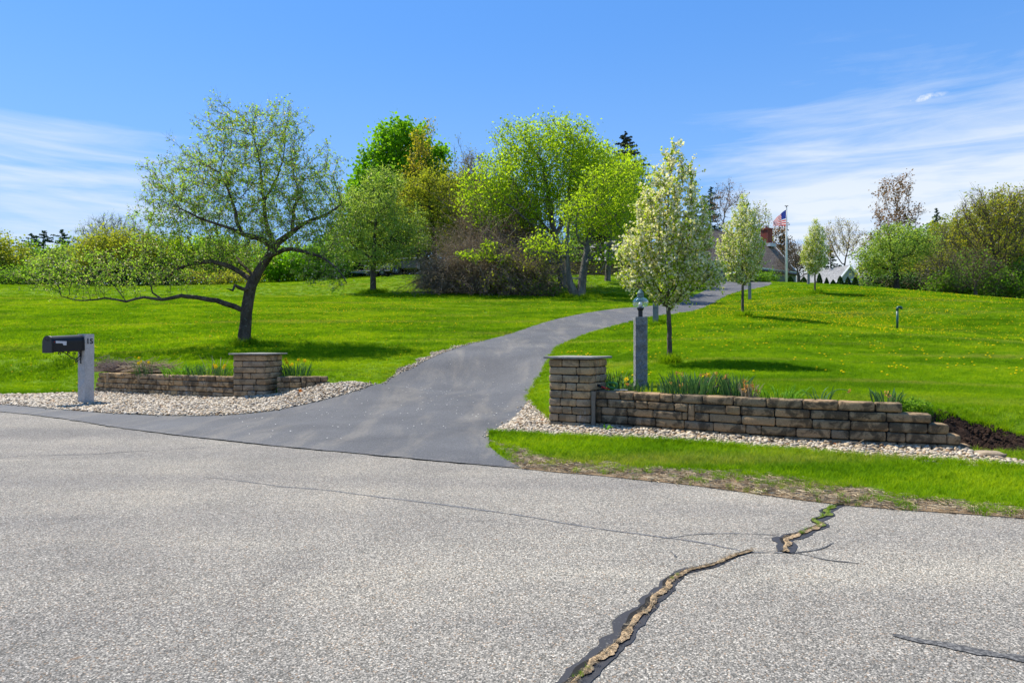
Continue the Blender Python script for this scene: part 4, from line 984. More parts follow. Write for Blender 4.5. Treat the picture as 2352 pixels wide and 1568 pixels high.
for s in (1.2, 4.0, 11.6): q = P(s, 3.3, 0); window(h1, (q[0], q[1], 1.55), d, 1.0, 1.35)
q = P(8.2, 3.3, 0); dq = np.array(q[:2])+nf*.04; MB().box((dq[0], dq[1], 1.0), (1.0,.06,2.1), math.atan2(d[1], d[0])).build('door', M['black2'], h1)
# garage wing seen left of the pears
g1, P, d, nf, L = gable_house('garage', 'light grey clapboard garage half hidden behind the split trunk tree', (8.2, 80.0, 12.4), (13.2, 71.5, 12.4), 3.4, 2.6, 2.7, M['roofg'], M['sid3'])
q = P(1.6, -3.4, 0); window(g1, (q[0], q[1], 1.4), -np.array(d), .9, 1.2)
# small far house
h2, P, d, nf, L = gable_house('house', 'small far pale grey house with white trimmed gable showing over the crest of the lawn', (44.6, 106.0, 11.72), (45.9, 93.0, 11.72), 3.5, 4.1, 2.4, M['roofg'], M['sid2'], .3)
dg = np.array([-nf[0], -nf[1]]); q = P(L, .75, 0); rz = math.atan2(dg[1], dg[0]) 
gd = np.array([ -nf[0], -nf[1]])
for off, ww in ((.62, .85), (-.42, .95)):
    q = P(L, off, 0); window(h2, (q[0], q[1], 3.1), (gd[0], gd[1]), ww, 2.1, plain('blue grey window glass', (.12,.17,.24), .15), .16)
sp = P(4.2, 1.6, 11.72-1.9); MB().tube([(sp[0], sp[1], sp[2]-.5), (sp[0], sp[1], sp[2]+1.1)], .12, 8).build('roof_vent', M['black2'], h2)
g3, P, d, nf, L = gable_house('garage', 'low grey flat looking outbuilding just left of the small far house behind a pear tree', (33.2, 90.0, 8.6), (37.5, 89.0, 8.6), 2.2, .9, 2.6, M['roofg'], M['sid2'], .2)
# retaining wall on the hill
def far_wall():
    a = gp(1226, 63); b = gp(1455, 60.5); r = thing('garden_wall', 'long low tan block wall on the hill in front of the garage', 'wall', (a[0], a[1], 0)); B = Blocks(91); d_ = (b-a)[:2]; L = np.linalg.norm(d_); d_ /= L; nr = np.array([-d_[1], d_[0]])
    for c in range(5):
        s = -.3*(c % 2); zc = 8.32-c*.235
        while s < L: l = .60*B.rg.uniform(.9,1.1); m_ = a[:2]+d_*(s+l/2)+nr*.15; B.add((m_[0], m_[1], zc), d_, nr, l, .3, .23, rnd=.025, gap=.02, rough=.008); s += l
    B.build('blocks', M['blockR'], r, (a[0], a[1], 0)); cp = MB(); m_ = a[:2]*0+d_*L/2+nr*.15; cp.box((m_[0], m_[1], 8.49), (L+.2, .40, .09), math.atan2(d_[1], d_[0])); cp.build('coping', plain('dark coping stone', (.10,.085,.07), .9), r)
far_wall()
bn = gp(1311, 57); bt = thing('stone_bench', 'low pale granite slab bench behind the split trunk tree', 'bench', tuple(bn)); zb = zof(638, 57)-bn[2]
bevel(MB().box((0,0,zb-.08), (2.3,.5,.16)).build('seat', M['granL'], bt), .02)
for sx in (-.8, .8): MB().box((sx,0,(zb-.16)/2-.1), (.22,.42,zb-.16+.2)).build('leg', M['granD'], bt)
# white van parked behind the thicket
m_vanw = plain('white van paint', (.78,.80,.82), .3, .5, 0, .03); m_tyre = plain('black tyre rubber', (.02,.02,.02), .8)
def wheel(parent, x, y, z, r, w_, rim=None):
    o = MB().lathe([(r*.62,-w_/2),(r*.93,-w_/2),(r,-w_*.3),(r,w_*.3),(r*.93,w_/2),(r*.62,w_/2)], k=24); o.V = [(x+a, y+c, z+b) for a, b, c in o.V]; t = o.build('wheel', m_tyre, parent, True)
    k = MB(); k.lathe([(.03,-w_*.52),(r*.2,-w_*.56),(r*.24,-w_*.40),(r*.55,-w_*.38),(r*.66,-w_*.52),(r*.66,w_*.4)], k=20)
    k.V = [(x+a, y+c, z+b) for a, b, c in k.V]; k.build('rim', rim or M['alu'], t, True)
    sp_ = MB()
    for q in range(6): a = q*math.pi/3; sp_.tube([(x,y-w_*.46,z),(x+r*.6*math.cos(a),y-w_*.44,z+r*.6*math.sin(a))], .03, 4)
    sp_.build('spokes', rim or M['alu'], t); return t
v0 = gp(1206, 70); van = thing('van', 'white boxy van parked behind the bare brown thicket', 'van', tuple(v0), R(4))
prof = [(-2.3,.45),(-2.4,1.0),(-2.35,2.0),(-2.15,2.15),(1.1,2.15),(1.55,1.95),(2.0,1.28),(2.6,1.1),(2.75,.85),(2.75,.45)]
def prism(prof, y0, y1): n = len(prof); return [(x,y0,z) for x,z in prof]+[(x,y1,z) for x,z in prof], [tuple(range(n)), tuple(range(n,2*n))[::-1]]+[(i,n+i,n+(i+1)%n,(i+1)%n) for i in range(n)]
Vp, Fp = prism(prof, -.95, .95); bevel(mk('body', Vp, Fp, m_vanw, van), .06, 3)
mk('side_window', *prism([(.55,1.28),(.55,1.85),(1.35,1.85),(1.72,1.28)], -.962, .962), M['dkglass'], van); MB().box((-2.38,0,1.55), (.04,1.3,.5)).build('rear_window', M['dkglass'], van)
for sx in (-1.5, 1.75): wheel(van, sx, -.82, .36, .36, .24); wheel(van, sx, .82, .36, .36, .24)
# trailers under the trees on the left
m_galv = plain('galvanised steel', (.28,.29,.30), .45, .5, .3); m_tan = plain('dull beige truck bed paint', (.13,.115,.095), .45, .4); m_red = plain('red lamp lens', (.35,.01,.01), .3)
t0 = gp(915, 67); tr1 = thing('truck_bed_trailer', 'beige trailer made from a pickup bed, one big wheel showing, parked under the trees', 'trailer', (t0[0], t0[1], t0[2]), R(-4))
bp = [(-1.3,.62),(-1.3,1.12),(1.95,1.42),(2.0,1.38),(1.95,.66),(.62,.62)]+[(.02+.60*math.cos(a), .52+.48*math.sin(a)) for a in np.linspace(.25, math.pi-.25, 9)]
Vp, Fp = prism(bp, -.9, -.82); mk('bed_side', Vp, Fp, m_tan, tr1); Vp, Fp = prism(bp, .82, .9); mk('bed_side', Vp, Fp, m_tan, tr1)
MB().box((.3,0,.72), (3.2,1.64,.08)).build('bed_floor', m_tan, tr1); MB().box((1.94,0,1.0), (.08,1.62,.66)).build('tailgate', m_tan, tr1)
fa = MB(); pts = [(.02+.62*math.cos(a), -.93, .50+.50*math.sin(a)) for a in np.linspace(.05, math.pi-.05, 12)]; fa.tube(pts, .055, 6); fa.build('fender', m_tan, tr1)
wheel(tr1, .02, -.80, .40, .40, .25); wheel(tr1, .02, .80, .40, .40, .25); MB().box((1.995,-.78,.95), (.04,.14,.28)).build('tail_light', m_red, tr1)
ra = MB(); ra.tube([(-3.6,-.86,1.30),(2.0,-.86,1.62)], .05, 6); [ra.tube([(x,-.86,.7),(x,-.86,1.33+(x+3.6)*.055)], .035, 6) for x in (-1.2,-.2,.9,1.9)]; ra.build('rail', m_galv, tr1)
t1 = gp(868, 64.5); tr2 = thing('utility_trailer', 'small galvanised utility trailer with open rails and twin wheels beside the slim apple trunk', 'trailer', (t1[0], t1[1], t1[2]), R(-3))
fr = MB(); 
for y in (-.7,.7):
    fr.tube([(-1.5,y,.46),(1.3,y,.52)], .045, 6); fr.tube([(-1.1,y,.98),(1.3,y,1.08)], .035, 6); [fr.tube([(x,y,.5),(x,y,1.02)], .03, 6) for x in (-1.1,-.3,.5,1.3)]
fr.tube([(-1.5,-.7,.46),(-2.6,0,.42)], .04, 6); fr.tube([(-1.5,.7,.46),(-2.6,0,.42)], .04, 6); fr.build('frame', m_galv, tr2); MB().box((0,0,.52), (2.6,1.36,.05)).build('deck', plain('weathered deck board', (.14,.11,.08), .9), tr2)
for sx in (-.3, .62): wheel(tr2, sx, -.82, .30, .30, .2, m_galv); wheel(tr2, sx, .82, .30, .30, .2, m_galv)
bx = MB().box((0,0,.17), (.7,.5,.34)).box((-.9,.1,.1), (.6,.4,.2)).build('lumber_crate', plain('pale crate wood', (.30,.22,.13), .9), None, False, (t1[0]+.1, t1[1], t1[2]+.55)); tag(bx, 'pale wooden crate lying on the small galvanised trailer', 'crate')
t2 = gp(835, 69); tr3 = thing('flatbed_trailer', 'dark low flatbed trailer with black rails behind the galvanised trailer', 'trailer', (t2[0], t2[1], t2[2]), R(-2))
f3 = MB(); f3.tube([(-2.4,-.9,.55),(2.2,-.9,.62)], .07, 6); f3.tube([(-2.4,-.9,1.1),(2.2,-.9,1.2)], .045, 6); [f3.tube([(x,-.9,.55),(x,-.9,1.15)], .04, 6) for x in (-2.3,-1.2,0,1.2,2.1)]; f3.build('frame', M['black2'], tr3)
MB().box((0,-.2,.55), (4.5,1.5,.08)).build('deck', plain('grey deck plank', (.16,.15,.14), .9), tr3); wheel(tr3, .6, -.75, .33, .33, .2)

# ---------------------------------------------------------------- flagpole and flag
fpz = gp(1806.5, 60); Hp = zof(479, 60)-fpz[2]
fp_ = thing('flagpole', 'tall white flagpole with a small eagle finial on the crest of the lawn', 'flagpole', tuple(fpz))
MB().tube([(0,0,-.3),(0,0,Hp*.5),(0,0,Hp)], [.095,.08,.05], 14).build('pole', M['white'], fp_, True)
ft = MB(); ft.lathe([(.06,Hp),(.06,Hp+.06),(.02,Hp+.08)], k=12); ft.build('truck', M['alu'], fp_)
eg = MB(); eg.lathe([(.0,Hp+.10),(.05,Hp+.13),(.06,Hp+.17),(.04,Hp+.22),(.01,Hp+.25)], k=10); eg.tube([(0,0,Hp+.19),(.10,0,Hp+.25),(.19,0,Hp+.22)], [.035,.03,.008], 6); eg.tube([(0,0,Hp+.19),(-.10,0,Hp+.25),(-.19,0,Hp+.22)], [.035,.03,.008], 6); eg.build('eagle_finial', plain('dark bronze', (.03,.028,.025), .5), fp_, True)
hl = MB(); hl.tube([(-.05,-.05,Hp-.05),(-.14,-.06,Hp*.5),(-.17,-.07,.4),(-.09,-.09,.15)], .012, 5); hl.tube([(.0,-.07,Hp-.05),(-.10,-.08,Hp*.4),(-.09,-.09,1.0)], .010, 5); hl.build('halyard', plain('cream rope', (.55,.52,.45), .9), fp_)
MB().box((0,-.10,1.1), (.05,.04,.16)).build('cleat', M['alu'], fp_)
def cloth(nm, c):
    m, g = newmat(nm); g.n('ShaderNodeOutputMaterial', i={0: g.n('ShaderNodeMixShader', i={0: .5, 1: g.n('ShaderNodeBsdfDiffuse', i={0: c}), 2: g.n('ShaderNodeBsdfTranslucent', i={0: c})})}); return m
m_fr = cloth('red flag cloth', (.66,.01,.015)); m_fw = cloth('white flag cloth', (.85,.85,.85)); m_fb = cloth('blue flag cloth', (.03,.05,.30))
def flag():
    # hoist top/bottom and the fly corners in metres beside the pole: cloth sags and streams to the left, fly end gathered low
    x0 = -.09; zt = zof(482.5, 60)-fpz[2]; zb_ = zof(519, 60)-fpz[2]
    nu, nv = 78, 52; V = np.zeros(((nu+1)*(nv+1), 3))
    def Pf(u, v):  # u along the fly 0..1, v down the hoist 0..1
        top = np.array([x0-1.22*u-.02*u*u, zt-.62*u-.72*u*u+.25*u**3]); bot = np.array([x0-1.28*u, zb_-.02*math.sin(u*4)+.05*u-.14*u*u])
        p = top*(1-v)+bot*v; y = -.12+.10*math.sin(u*9+v*3.2)*min(1, u*3)+.05*math.sin(u*21+v*5)*min(1,u*2)-.3*u
        return p[0], y, p[1]+.03*math.sin(u*11+v*2)*u
    for j in range(nv+1):
        for i in range(nu+1): V[j*(nu+1)+i] = Pf(i/nu, j/nv)
    Fq = []; mi = []
    for j in range(nv):
        for i in range(nu):
            a = j*(nu+1)+i; Fq.append((a, a+nu+1, a+nu+2, a+1)); s = j//4
            mi.append(2 if (i < nu*.4 and s < 7) else (0 if s % 2 == 0 else 1))
    o = mk('flag', V, Fq, [m_fr, m_fw, m_fb], None, True, tuple(fpz), mi); tag(o, 'American flag with red and white stripes drooping leftwards from the white flagpole', 'flag')
    st = MB()
    for r_ in range(9):
        for c_ in range(6 if r_ % 2 == 0 else 5):
            cu = (c_*2+1+(r_ % 2))/12*.4; cv = (r_+1)/10*7/13; ring = []
            for k_ in range(10): a = math.pi/2+k_*math.pi/5; rr_ = (.0175 if k_ % 2 == 0 else .008); ring.append((cu+rr_*.62*math.cos(a), cv-rr_*1.18*math.sin(a)))
            for sy in (-.004,):
                pts = [Pf(*q) for q in ring]; b = len(st.V); st.V += [(p[0], p[1]+sy, p[2]) for p in pts]; st.V.append(tuple(np.array(Pf(cu, cv))+np.array([0, sy, 0]))); st.F += [(b+k_, b+(k_+1) % 10, b+10) for k_ in range(10)]; st.M += [0]*10
    st.build('stars', m_fw, o)
flag()
# ---------------------------------------------------------------- trees
def ell(u, v, ru, rv, Y, dy=0.0, rd=None):
    c = at(u, v, Y); return (c+np.array([0, dy, 0]), np.array([ru/F_*Y, (rd if rd is not None else ru*.85)/F_*Y, rv/F_*Y]))
def attractors(ells, n, rg, shell=.45, zmin=None):
    vol = np.array([e[1].prod() for e in ells])**.75; vol /= vol.sum(); k = rg.choice(len(ells), n, p=vol)
    d = rg.normal(size=(n, 3)); d /= np.linalg.norm(d, axis=1)[:,None]; r = rg.random(n)**(1/3.); r = r*(1-shell)+shell*(.75+.25*rg.random(n))*(rg.random(n) > .3)+shell*r*(0)
    r = np.clip(r, 0, 1.0); Cc = np.array([ells[i][0] for i in k]); Rr = np.array([ells[i][1] for i in k]); P = Cc+d*Rr*r[:,None]
    if zmin is not None: P = P[P[:,2] > zmin]
    return P
def colonize(att, nodes, par, step, infl, kill, iters=120, trop=(0,0,0), jit=.12, rg=None):
    cap = len(nodes)+len(att)*14+4000; N = np.zeros((cap, 3)); N[:len(nodes)] = nodes; Pp = -np.ones(cap, int); Pp[:len(par)] = par; cnt = len(nodes)
    D = np.full(len(att), 1e9); I = np.zeros(len(att), int)
    for a in range(0, cnt, 64):
        dd = np.linalg.norm(att[:,None]-N[None, a:min(a+64, cnt)], axis=2); j = dd.argmin(1); m = dd[np.arange(len(att)), j]; u = m < D; D[u] = m[u]; I[u] = j[u]+a
    trop = np.array(trop, float); age = np.zeros(len(att))
    for it in range(iters):
        if not len(att): break
        act = D < infl
        if not act.any(): act = D <= D.min()+step*2
        idx, inv = np.unique(I[act], return_inverse=True); dv = (att[act]-N[I[act]]); dv /= np.linalg.norm(dv, axis=1)[:,None]+1e-9
        S = np.zeros((len(idx), 3)); np.add.at(S, inv, dv); S /= np.linalg.norm(S, axis=1)[:,None]+1e-9
        S += trop+rg.normal(0, jit, S.shape); S /= np.linalg.norm(S, axis=1)[:,None]+1e-9; new = N[idx]+S*step; m_ = len(new)
        if cnt+m_ > cap: break
        N[cnt:cnt+m_] = new; Pp[cnt:cnt+m_] = idx; oldD = D.copy()
        for a in range(0, m_, 256):
            dd = np.linalg.norm(att[:,None]-new[None, a:a+256], axis=2); j = dd.argmin(1); m = dd[np.arange(len(att)), j]; u = m < D; D[u] = m[u]; I[u] = j[u]+a+cnt
        cnt += m_; age[act & (D > oldD-step*.15)] += 1; keep = (D > kill) & (age < 6); att, D, I, age = att[keep], D[keep], I[keep], age[keep]
    return N[:cnt], Pp[:cnt]
def radii(N, P, tip, expo=2.4, fixed=None):
    n = len(N); ch = np.zeros(n, int); np.add.at(ch, P[P >= 0], 1); acc = np.where(ch == 0, tip**expo, 0.0)
    for i in range(n-1, 0, -1):
        if P[i] >= 0: acc[P[i]] += acc[i]
    r = acc**(1/expo)
    if fixed is not None: m = ~np.isnan(fixed); r[:len(fixed)][m] = np.maximum(r[:len(fixed)][m]*.6, fixed[m])
    return r, ch
def branch_mesh(N, P, Rr, minr=0.0, kbig=9):
    """chains of tubes following the thickest child"""
    n = len(N); best = -np.ones(n, int); br = np.zeros(n)
    for i in range(1, n):
        p = P[i]
        if p >= 0 and Rr[i] > br[p]: br[p] = Rr[i]; best[p] = i
    V = []; Q = []; base = 0
    for i in range(n):
        p = P[i]
        if p >= 0 and best[p] == i: continue
        chain = [p] if p >= 0 else []; j = i
        while j >= 0: chain.append(j); j = best[j]
        if len(chain) < 2: continue
        R0 = Rr[i]
        if R0 < minr: continue
        pts = N[chain]; rr = Rr[chain].copy()
        if p >= 0: rr[0] = min(rr[0], R0*1.25)
        rr[-1] *= .35
        k = kbig if R0 > .08 else (6 if R0 > .03 else (4 if R0 > .012 else 3))
        T = np.gradient(pts, axis=0); T /= np.linalg.norm(T, axis=1)[:,None]+1e-9
        ref = np.array([0.3, 0.2, 1.0]) if abs(T[0,2]) < .8 else np.array([1.0, .1, 0]); A = np.cross(T, ref); A /= np.linalg.norm(A, axis=1)[:,None]+1e-9; Bn = np.cross(T, A)
        q = np.arange(k)*2*math.pi/k; ring = pts[:,None]+rr[:,None,None]*(A[:,None]*np.cos(q)[None,:,None]+Bn[:,None]*np.sin(q)[None,:,None])
        V.append(ring.reshape(-1, 3)); m = len(pts); a = (np.arange(m-1)[:,None]*k+np.arange(k)[None]).ravel(); b = (np.arange(m-1)[:,None]*k+(np.arange(k)[None]+1) % k).ravel()
        Q.append(np.stack([a, b, b+k, a+k], 1)+base); base += m*k
    return np.concatenate(V), np.concatenate(Q)
def quads(Cc, s, rg, up=.35, asp=.6, fold=.0):
    """one small diamond leaf per centre"""
    n = len(Cc); nrm = rg.normal(size=(n,3)); nrm[:,2] += up*2; nrm /= np.linalg.norm(nrm, axis=1)[:,None]
    a = np.cross(nrm, rg.normal(size=(n,3))); a /= np.linalg.norm(a, axis=1)[:,None]+1e-9; b = np.cross(nrm, a)
    s = (s*rg.uniform(.65, 1.35, n))[:,None]; l = a*s*.5; w_ = b*s*.5*asp
    V = np.stack([Cc-l, Cc+w_-l*.1+nrm*s*.08, Cc+l, Cc-w_-l*.1+nrm*s*.08], 1).reshape(-1, 3); Q = np.arange(4*n).reshape(n, 4); return V, Q
def seeds_px(chains, Y, rg, base):
    """chains: list of (start ref, [(u,v,dy,r)...]); the ref is (chain, index) of an earlier point, None for the root"""
    nodes = []; par = []; fix = []; loc = {}
    for ci, (ref, pts) in enumerate(chains):
        P3 = [];
        for (u, v, dy, r) in pts:
            q = at(u, v, Y); P3.append((q[0]*(Y+dy)/Y, Y+dy, H_+(q[2]-H_)*(Y+dy)/Y, r))
        P3 = np.array(P3)
        if ref is None: P3[0,:3] = (*base[:2], base[2]-.25); prev = -1; start = 0
        else: prev = loc[ref]; P3 = np.concatenate([[[*nodes[prev], min(P3[0,3], fix[prev])]], P3]); start = 1
        out = smooth_line(P3, .22 if Y < 30 else .45); 
        for k, q in enumerate(out):
            if k == 0 and ref is not None: continue
            nodes.append(q[:3]+ (rg.normal(0, .012, 3) if Y < 30 else rg.normal(0,.03,3))*(k > 2)); par.append(prev); fix.append(max(q[3], .008)); prev = len(nodes)-1
            for ji, pp in enumerate(P3[start:]):
                if np.linalg.norm(q[:3]-pp[:3]) < .24 if Y < 30 else np.linalg.norm(q[:3]-pp[:3]) < .5: loc[(ci, ji)] = prev
    return np.array(nodes), np.array(par), np.array(fix)
def tree(name, label, cat, u, Y, ells, natt, step, leaves, bark, trunk=None, chains=None, tip=.008, expo=2.35, infl=12, kill=1.6, trop=(0,0,.12), jit=.14, seed=1, tpart='trunk', group=None, minr=0.0, base=None, shell=.45, flare=1.35, shoots=3, sl=None, dens=1.0):
    natt = int(natt*1.7); step = step*.8
    """leaves: list of (part name, material, leaves per twig node, size, spread, chance, asp)"""
    rg = np.random.default_rng(seed); b = gp(u, Y) if base is None else np.array(base, float); att = attractors(ells, natt, rg, shell, b[2]+.15)
    if chains: N0, P0, fx = seeds_px(chains, Y, rg, b)
    else:
        h, r0 = trunk; top = np.array([0, 0, h]); N0 = []; m = max(3, int(h/step)); cen = np.mean([e[0] for e in ells], 0); lean = (cen-b)[:2]
        for i in range(m+1): f = i/m; q = b+np.array([lean[0]*f*.35, lean[1]*f*.35, -.2+(h+.2)*f])+rg.normal(0, step*.06, 3)*(i > 0); N0.append(q)
        N0 = np.array(N0); P0 = np.arange(-1, m); fx = np.interp(np.arange(m+1)/m, [0, .08, .25, 1], [r0*flare, r0*1.08, r0, r0*.82])
    N, P = colonize(att, N0, P0, step, step*infl, step*kill, 160, trop, jit, rg)
    Rr, ch = radii(N, P, tip, expo, fx); root = thing(name, label, cat, tuple(b), 0, group)
    V, Q = branch_mesh(N, P, Rr, minr)
    tw = np.nonzero((Rr < tip*3.6) & (np.arange(len(N)) >= len(N0)))[0]
    # fine shoots on every thin branch
    k = shoots; t = np.repeat(tw, k); f = rg.random((len(t), 1)); o_ = N[t]*(1-f)+N[P[t]]*f; d0 = N[t]-N[P[t]]; d0 /= np.linalg.norm(d0, axis=1)[:,None]+1e-9
    d = rg.normal(0, .75, (len(t), 3))+d0*.6+np.array(trop)*1.5+np.array([0,0,.30]); d /= np.linalg.norm(d, axis=1)[:,None]; L = (sl or step*2.3)*rg.uniform(.35, 1.25, (len(t), 1)); e_ = o_+d*L
    A = np.cross(d, rg.normal(size=d.shape)); A /= np.linalg.norm(A, axis=1)[:,None]+1e-9; Bn = np.cross(d, A); rw = tip*.62; ring = [A, A*-.5+Bn*.87, A*-.5-Bn*.87]
    Vs = np.stack([o_+x*rw for x in ring]+[e_+x*rw*.45 for x in ring], 1).reshape(-1, 3); i6 = np.arange(len(t))[:,None]*6
    Qs = np.concatenate([i6+np.array([0,1,4,3]), i6+np.array([1,2,5,4]), i6+np.array([2,0,3,5])]); Q = np.concatenate([Q, Qs+len(V)]); V = np.concatenate([V, Vs])
    mk_np(tpart, V-b, Q, bark, root, True)
    area = sum(math.pi*e[1][0]*e[1][2] for e in ells)*.62
    wt = np.repeat(rg.random(len(tw))**1.2+.12, k); wt /= wt.sum()
    for (pn, m, per, size, spread, chance, asp) in leaves:
        cov = per*chance*.34*dens*(1.7 if Y < 40 else 2.0); n = int(min(110000, cov*area/(.5*max(asp, .35)*size*size))); j = rg.choice(len(t), n, p=wt)
        f = rg.random((n, 1))**.7; c = o_[j]+(e_[j]-o_[j])*f+rg.normal(0, spread*(.5 if Y < 40 else .95), (n, 3))
        tint = np.clip(((j*7919) % 997)/997*.45+rg.random(n)*.55, 0, 1); V, Q = quads(c, size, rg, .3, asp); mk_np(pn, V-b, Q, m, root, False, np.repeat(tint, 4))
    return root
BK = dict(apple=barkmat('dark apple bark', (.028,.022,.017), (.15,.125,.10)), grey=barkmat('grey bark', (.06,.055,.05), (.22,.205,.18)), pear=barkmat('young pear bark', (.055,.045,.038), (.17,.145,.115), 22),
    brown=barkmat('brown bare bark', (.075,.055,.042), (.19,.15,.115)), pine=barkmat('dark conifer bark', (.025,.02,.016), (.09,.07,.055)), tan=barkmat('pale dead cane', (.13,.095,.07), (.30,.24,.18)))
LM = dict(apple=leafmat('apple leaf', (.100,.190,.018), (.235,.365,.050), .48), appleb=leafmat('apple bud', (.20,.19,.10), (.38,.33,.25), .3, 1.2), white=leafmat('white blossom petal', (.70,.67,.50), (.90,.87,.74), .42, 1.1),
    pear=leafmat('pear leaf', (.15,.23,.014), (.32,.40,.035), .45), lime=leafmat('lime maple leaf', (.150,.250,.010), (.290,.390,.020), .50), maple=leafmat('dense maple leaf', (.070,.185,.006), (.155,.31,.010), .42),
    olive=leafmat('olive bud', (.14,.18,.018), (.27,.29,.030), .4), orange=leafmat('orange bud', (.19,.19,.018), (.31,.27,.035), .4), red=leafmat('red brown bud', (.16,.085,.045), (.27,.155,.075), .35, 1.3),
    green=leafmat('fresh green leaf', (.065,.15,.015), (.15,.26,.030), .45), dark=leafmat('dark needle', (.012,.040,.014), (.035,.085,.028), .15, 1.2), pale=leafmat('pale sage leaf', (.12,.195,.035), (.25,.34,.075), .42),
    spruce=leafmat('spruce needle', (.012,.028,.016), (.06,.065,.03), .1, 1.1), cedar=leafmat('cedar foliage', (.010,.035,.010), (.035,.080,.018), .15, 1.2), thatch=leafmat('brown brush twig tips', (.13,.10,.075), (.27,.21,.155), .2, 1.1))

# ---- the big old apple tree
Ya = 22.0
px = Ya/F_
ch = [(None, [(562,790,0,.27),(561,770,0,.235),(563,740,0,.21),(568,700,0,.21),(574,672,0,.205),(583,640,0,.19),(598,615,0,.165),(612,592,0,.16),(626,572,0,.15)]),
 ((0,3), [(556,712,.0,.115),(540,704,-.2,.105),(515,695,-.3,.10),(480,688,-.4,.09),(450,682,-.5,.08),(415,681,-.5,.075),(375,687,-.6,.06),(330,683,-.6,.05),(290,692,-.6,.042),(240,684,-.7,.034),(190,690,-.7,.025),(140,680,-.7,.015)]),
 ((0,5), [(572,640,.1,.105),(556,628,.2,.10),(530,612,.2,.09),(500,603,.2,.085),(465,602,.2,.08),(430,610,.2,.07),(400,625,.2,.06),(384,637,.2,.05)]),
 ((0,4), [(562,665,-.3,.08),(548,660,-.4,.075),(538,655,-.5,.06),(534,668,-.6,.045),(520,664,-.8,.03)]),
 ((0,8), [(618,560,-.2,.115),(600,548,-.4,.11),(575,543,-.5,.095),(555,535,-.6,.085),(545,505,-.6,.07),(535,470,-.6,.055),(522,430,-.6,.04),(505,395,-.6,.028)]),
 ((0,8), [(628,556,.3,.105),(618,535,.4,.09),(610,500,.5,.08),(606,460,.5,.065),(600,420,.4,.05),(596,370,.3,.035),(580,300,.2,.018)]),
 ((0,8), [(640,556,.2,.125),(655,545,.2,.115),(672,532,.2,.10),(690,518,.1,.08),(715,505,.0,.065),(745,495,-.2,.05),(785,470,-.3,.03)]),
 ((6,2), [(672,510,.3,.07),(676,480,.4,.055),(684,440,.5,.04),(670,380,.5,.025)]),
 ((0,7), [(640,578,-.4,.085),(670,572,-.7,.075),(705,580,-.9,.06),(740,592,-1.1,.05),(772,615,-1.2,.035),(795,650,-1.2,.02)]),
 ((4,3), [(530,525,-.9,.06),(500,515,-1.1,.05),(460,500,-1.2,.04),(420,480,-1.3,.025)]),
 ((1,6), [(350,672,-.5,.03),(345,640,-.4,.022),(335,610,-.3,.014)]), ((1,8), [(270,665,-.3,.02),(250,640,-.2,.014)]),
 ((0,5), [(560,610,1.0,.06),(530,580,1.6,.05),(490,560,2.0,.035)]), ((5,3), [(625,430,.9,.05),(650,370,1.1,.03),(655,300,1.2,.016)])]
ch = [(r_, [(u_, v_, d_, q_*(.86 if u_ > 0 else 1)) for u_, v_, d_, q_ in p_]) for r_, p_ in ch]
E = lambda *a, **k: ell(*a, **k)
ea = [E(590,450,205,135,Ya,.0,150), E(585,330,115,80,Ya), E(500,285,35,75,Ya), E(650,320,60,70,Ya), E(430,430,110,80,Ya), E(430,510,105,65,Ya,-.6), E(720,450,75,110,Ya), E(745,560,70,85,Ya,-.6), E(770,400,30,60,Ya),
      E(265,630,175,55,Ya,-.4,70), E(150,640,80,40,Ya,-.6,50), E(420,610,90,45,Ya,.4,80), E(520,570,95,50,Ya,1.0,90), E(790,640,30,45,Ya,-1,40), E(340,560,50,40,Ya,.2,60), E(620,560,60,60,Ya,-1.2,40), E(790,540,36,100,Ya,-.5), E(508,235,13,42,Ya), E(655,265,40,40,Ya), E(575,265,30,28,Ya), E(690,300,36,40,Ya), E(350,440,28,40,Ya), E(730,640,50,28,Ya,-.8,40)]
rq = np.random.default_rng(17)
for q in range(26):
    a_ = rq.uniform(-1.25, 1.25); ea.append(E(592+math.sin(a_)*200, 452-math.cos(a_)*158-rq.uniform(6,26), 5, rq.uniform(18,34), Ya, rq.uniform(-1.2,1.2), 5))
tree('apple_tree', 'old spreading apple tree with leaning dark trunk and long low limb, behind the left wall', 'tree', 562, Ya, ea, 4600, .17, [('foliage', LM['apple'], 2.6, .066, .060, .78, .62), ('buds', LM['appleb'], 1, .045, .05, .55, .8), ('blossoms', LM['white'], 1, .050, .05, .16, .9)],
     BK['apple'], dens=.88, chains=ch, shoots=3, sl=.36, tip=.0042, expo=2.25, infl=12, kill=1.5, trop=(0,0,.10), jit=.20, seed=3, shell=.30)

# ---- flowering pears
def pear(label, u, Y, s, seed, n, base=None, per=(5,7), wide=1.0):
    b = gp(u, Y); e = []
    for z, r, h in ((1.55,.62,.45),(2.05,1.02,.62),(2.7,1.08,.7),(3.35,.86,.62),(3.95,.58,.55),(4.45,.28,.42)):
        e.append((b+np.array([.05 if z > 3.5 else -.05, 0, z*s]), np.array([r*wide, r*wide, h])*s))
    if seed == 51: e += [(b+np.array([-.95,-.1,1.75])*s, np.array([.32,.4,.30])*s), (b+np.array([.95,.1,1.9])*s, np.array([.35,.4,.45])*s), (b+np.array([-1.05,0,2.3])*s, np.array([.22,.4,.30])*s)]
    return tree('pear_tree', label, 'tree', u, Y, e, n, .13*s, [('foliage', LM['pear'], per[0], .062*s, .05*s, .85, .65), ('blossoms', LM['white'], per[1]*1.25, .058*s, .045*s, .72, .95)], BK['pear'],
        trunk=(1.15*s, .058*s), tip=.0048*s, expo=2.25, infl=12, kill=1.7, trop=(0,0,.42), jit=.10, seed=seed, group='flowering pear trees in a row', flare=1.15, shell=.25)
